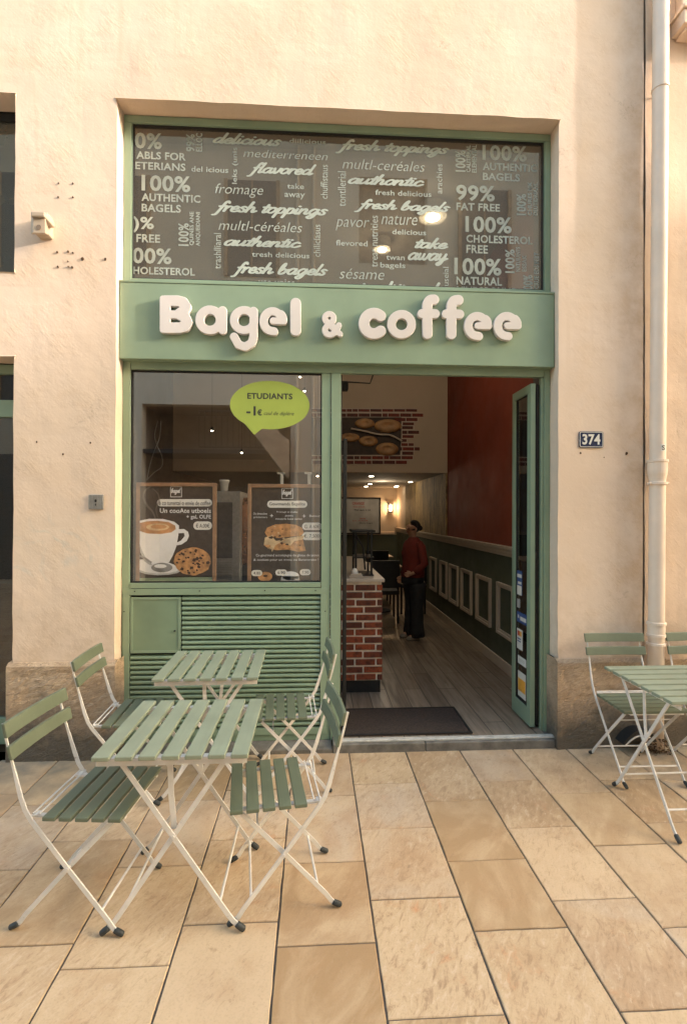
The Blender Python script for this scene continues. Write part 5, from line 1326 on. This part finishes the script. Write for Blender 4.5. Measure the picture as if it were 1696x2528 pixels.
# ================================================================== OPPOSITE SIDE OF THE STREET (seen in the glass)
M['opp'] = simple('opposite_plaster', (.62, .53, .41), .9, var=.08, scale=1); M['opp_d'] = simple('opposite_dark', (.30, .23, .17), .8, var=.2)
M['timber'] = simple('weathered_timber', (.40, .28, .18), .8, var=.3, scale=6)
ob = empty('opposite_building', (0, -8.0, 0), label='pale building across the street reflected in the shop windows', cat='building')
bm = B()
yo = -8.0
def ow(x0, x1, z0, z1): box(bm, x0, x1, yo-.3, yo, z0, z1)
ow(-14, -3.9, 0, 10.5); ow(-3.9, -.55, 4.06, 10.5); ow(-.55, 1.0, 0, 10.5); ow(1.0, 2.6, 2.7, 4.6); ow(1.0, 2.6, 6.9, 7.4); ow(1, 2.6, 9.4, 10.5); ow(2.6, 15, 0, 10.5)
obj('wall', bm, M['opp'], ob)
bm = B(); box(bm, -4.0, -.45, -9.5, -9.4, 0, 4.4); box(bm, -4.0, -.45, -9.4, -8.31, 4.07, 4.2); box(bm, -4.0, -3.91, -9.4, -8.31, 0, 4.06); box(bm, -.54, -.45, -9.4, -8.31, 0, 4.06); box(bm, .8, 2.8, -8.9, -8.31, 0, 10.5); obj('recess', bm, M['opp_d'], ob)
bm = B(); box(bm, -3.88, -.57, -9.35, -8.05, 2.96, 3.05); box(bm, -2.65, -1.1, -8.12, -8.06, 3.92, 3.95); box(bm, -2.65, -1.1, -8.12, -8.06, 3.10, 3.12)
for k in range(13): box(bm, -2.65+k*.128, -2.635+k*.128, -8.10, -8.08, 3.12, 3.92)
obj('gallery', bm, M['black'], ob)
bm = B(); vs = [(-1.35, 3.9), (-.58, 3.25), (-.58, 2.35), (-1.35, 3.35)]; prism(bm, vs, -8.04, -7.85)
obj('stair', bm, M['timber'], ob)
bm = B(); tube(bm, [(-.42, -7.94, 0), (-.42, -7.94, 10)], .05, 8); tube(bm, [(-.05, -7.94, 0), (-.05, -7.94, 10)], .04, 8); obj('pipe', bm, M['opp'], ob)
M['wg'] = simple('far_window_pane', (.13, .115, .10), .5)
for x0, x1, z0, z1 in ((-2.0, -.9, 7.0, 9.2), (-4.9, -3.8, 7.0, 9.2), (.9-.2, .95, 5.0, 5.1), (-7, -5.9, 7, 9.2), (-7, -5.9, 4, 6), (3.4, 4.5, 6.9, 9.2), (3.4, 4.5, 3.2, 5.6), (5.6, 6.8, 6.9, 9.2), (-7.2, -5.6, .1, 2.9), (3.4, 5.0, .1, 2.6)):
    f = bx('window', M['wg'], ob, x0, x1, yo+.001, yo+.02, z0, z1)
    bm = B(); box(bm, x0-.08, x0-.001, yo+.001, yo+.06, z0, z1); box(bm, x1+.001, x1+.08, yo+.001, yo+.06, z0, z1); box(bm, (x0+x1)/2-.02, (x0+x1)/2+.02, yo+.021, yo+.035, z0, z1); obj('frame', bm, M['timber'], f)
# far building that closes the sunny end of the street
SUN = Vector((-4.6, 1.0, -1.27)).normalized()
fb = bx('far_building', M['opp'], None, 42, 52, -30, 8, 0, 14.6)
tag(fb, 'distant building at the sunny end of the street', 'building')
for z in (3, 6.5, 10):
    for y in range(-26, 6, 3): bx('window', M['wg'], fb, 41.97, 41.998, y, y+1.1, z, z+1.9)

# ================================================================== LIGHT
w = bpy.data.worlds.new('World'); sc.world = w; w.use_nodes = True
nt = w.node_tree; nt.nodes.clear()
sky = nt.nodes.new('ShaderNodeTexSky'); sky.sky_type = 'NISHITA'; sky.sun_disc = False
elev = math.asin(-SUN.z); to = -SUN
sky.sun_elevation = elev; sky.sun_rotation = math.atan2(to.x, to.y); sky.dust_density = 4; sky.ozone_density = .6; sky.air_density = 1.2
mx = nt.nodes.new('ShaderNodeMix'); mx.data_type = 'RGBA'; mx.blend_type = 'MULTIPLY'; mx.inputs[0].default_value = 1; mx.inputs[7].default_value = (2.56, 2.65, 2.63, 1)
nt.links.new(sky.outputs[0], mx.inputs[6])
bg = nt.nodes.new('ShaderNodeBackground'); bg.inputs['Strength'].default_value = .15
wo = nt.nodes.new('ShaderNodeOutputWorld'); nt.links.new(mx.outputs[2], bg.inputs[0]); nt.links.new(bg.outputs[0], wo.inputs[0])
sl = bpy.data.lights.new('sun', 'SUN'); sl.energy = 2.0; sl.angle = R(.95); sl.color = (1, .90, .86)
so = bpy.data.objects.new('sun', sl); COL.objects.link(so); so.rotation_euler = SUN.to_track_quat('-Z', 'Y').to_euler()
sc.view_settings.view_transform = 'Standard'; sc.view_settings.look = 'None'; sc.view_settings.gamma = 1
sc.view_settings.exposure = 1.47
sc.cycles.max_bounces = 8; sc.cycles.transparent_max_bounces = 12
sc.cycles.use_denoising = True
try: sc.cycles.sample_clamp_indirect = 6
except Exception: pass
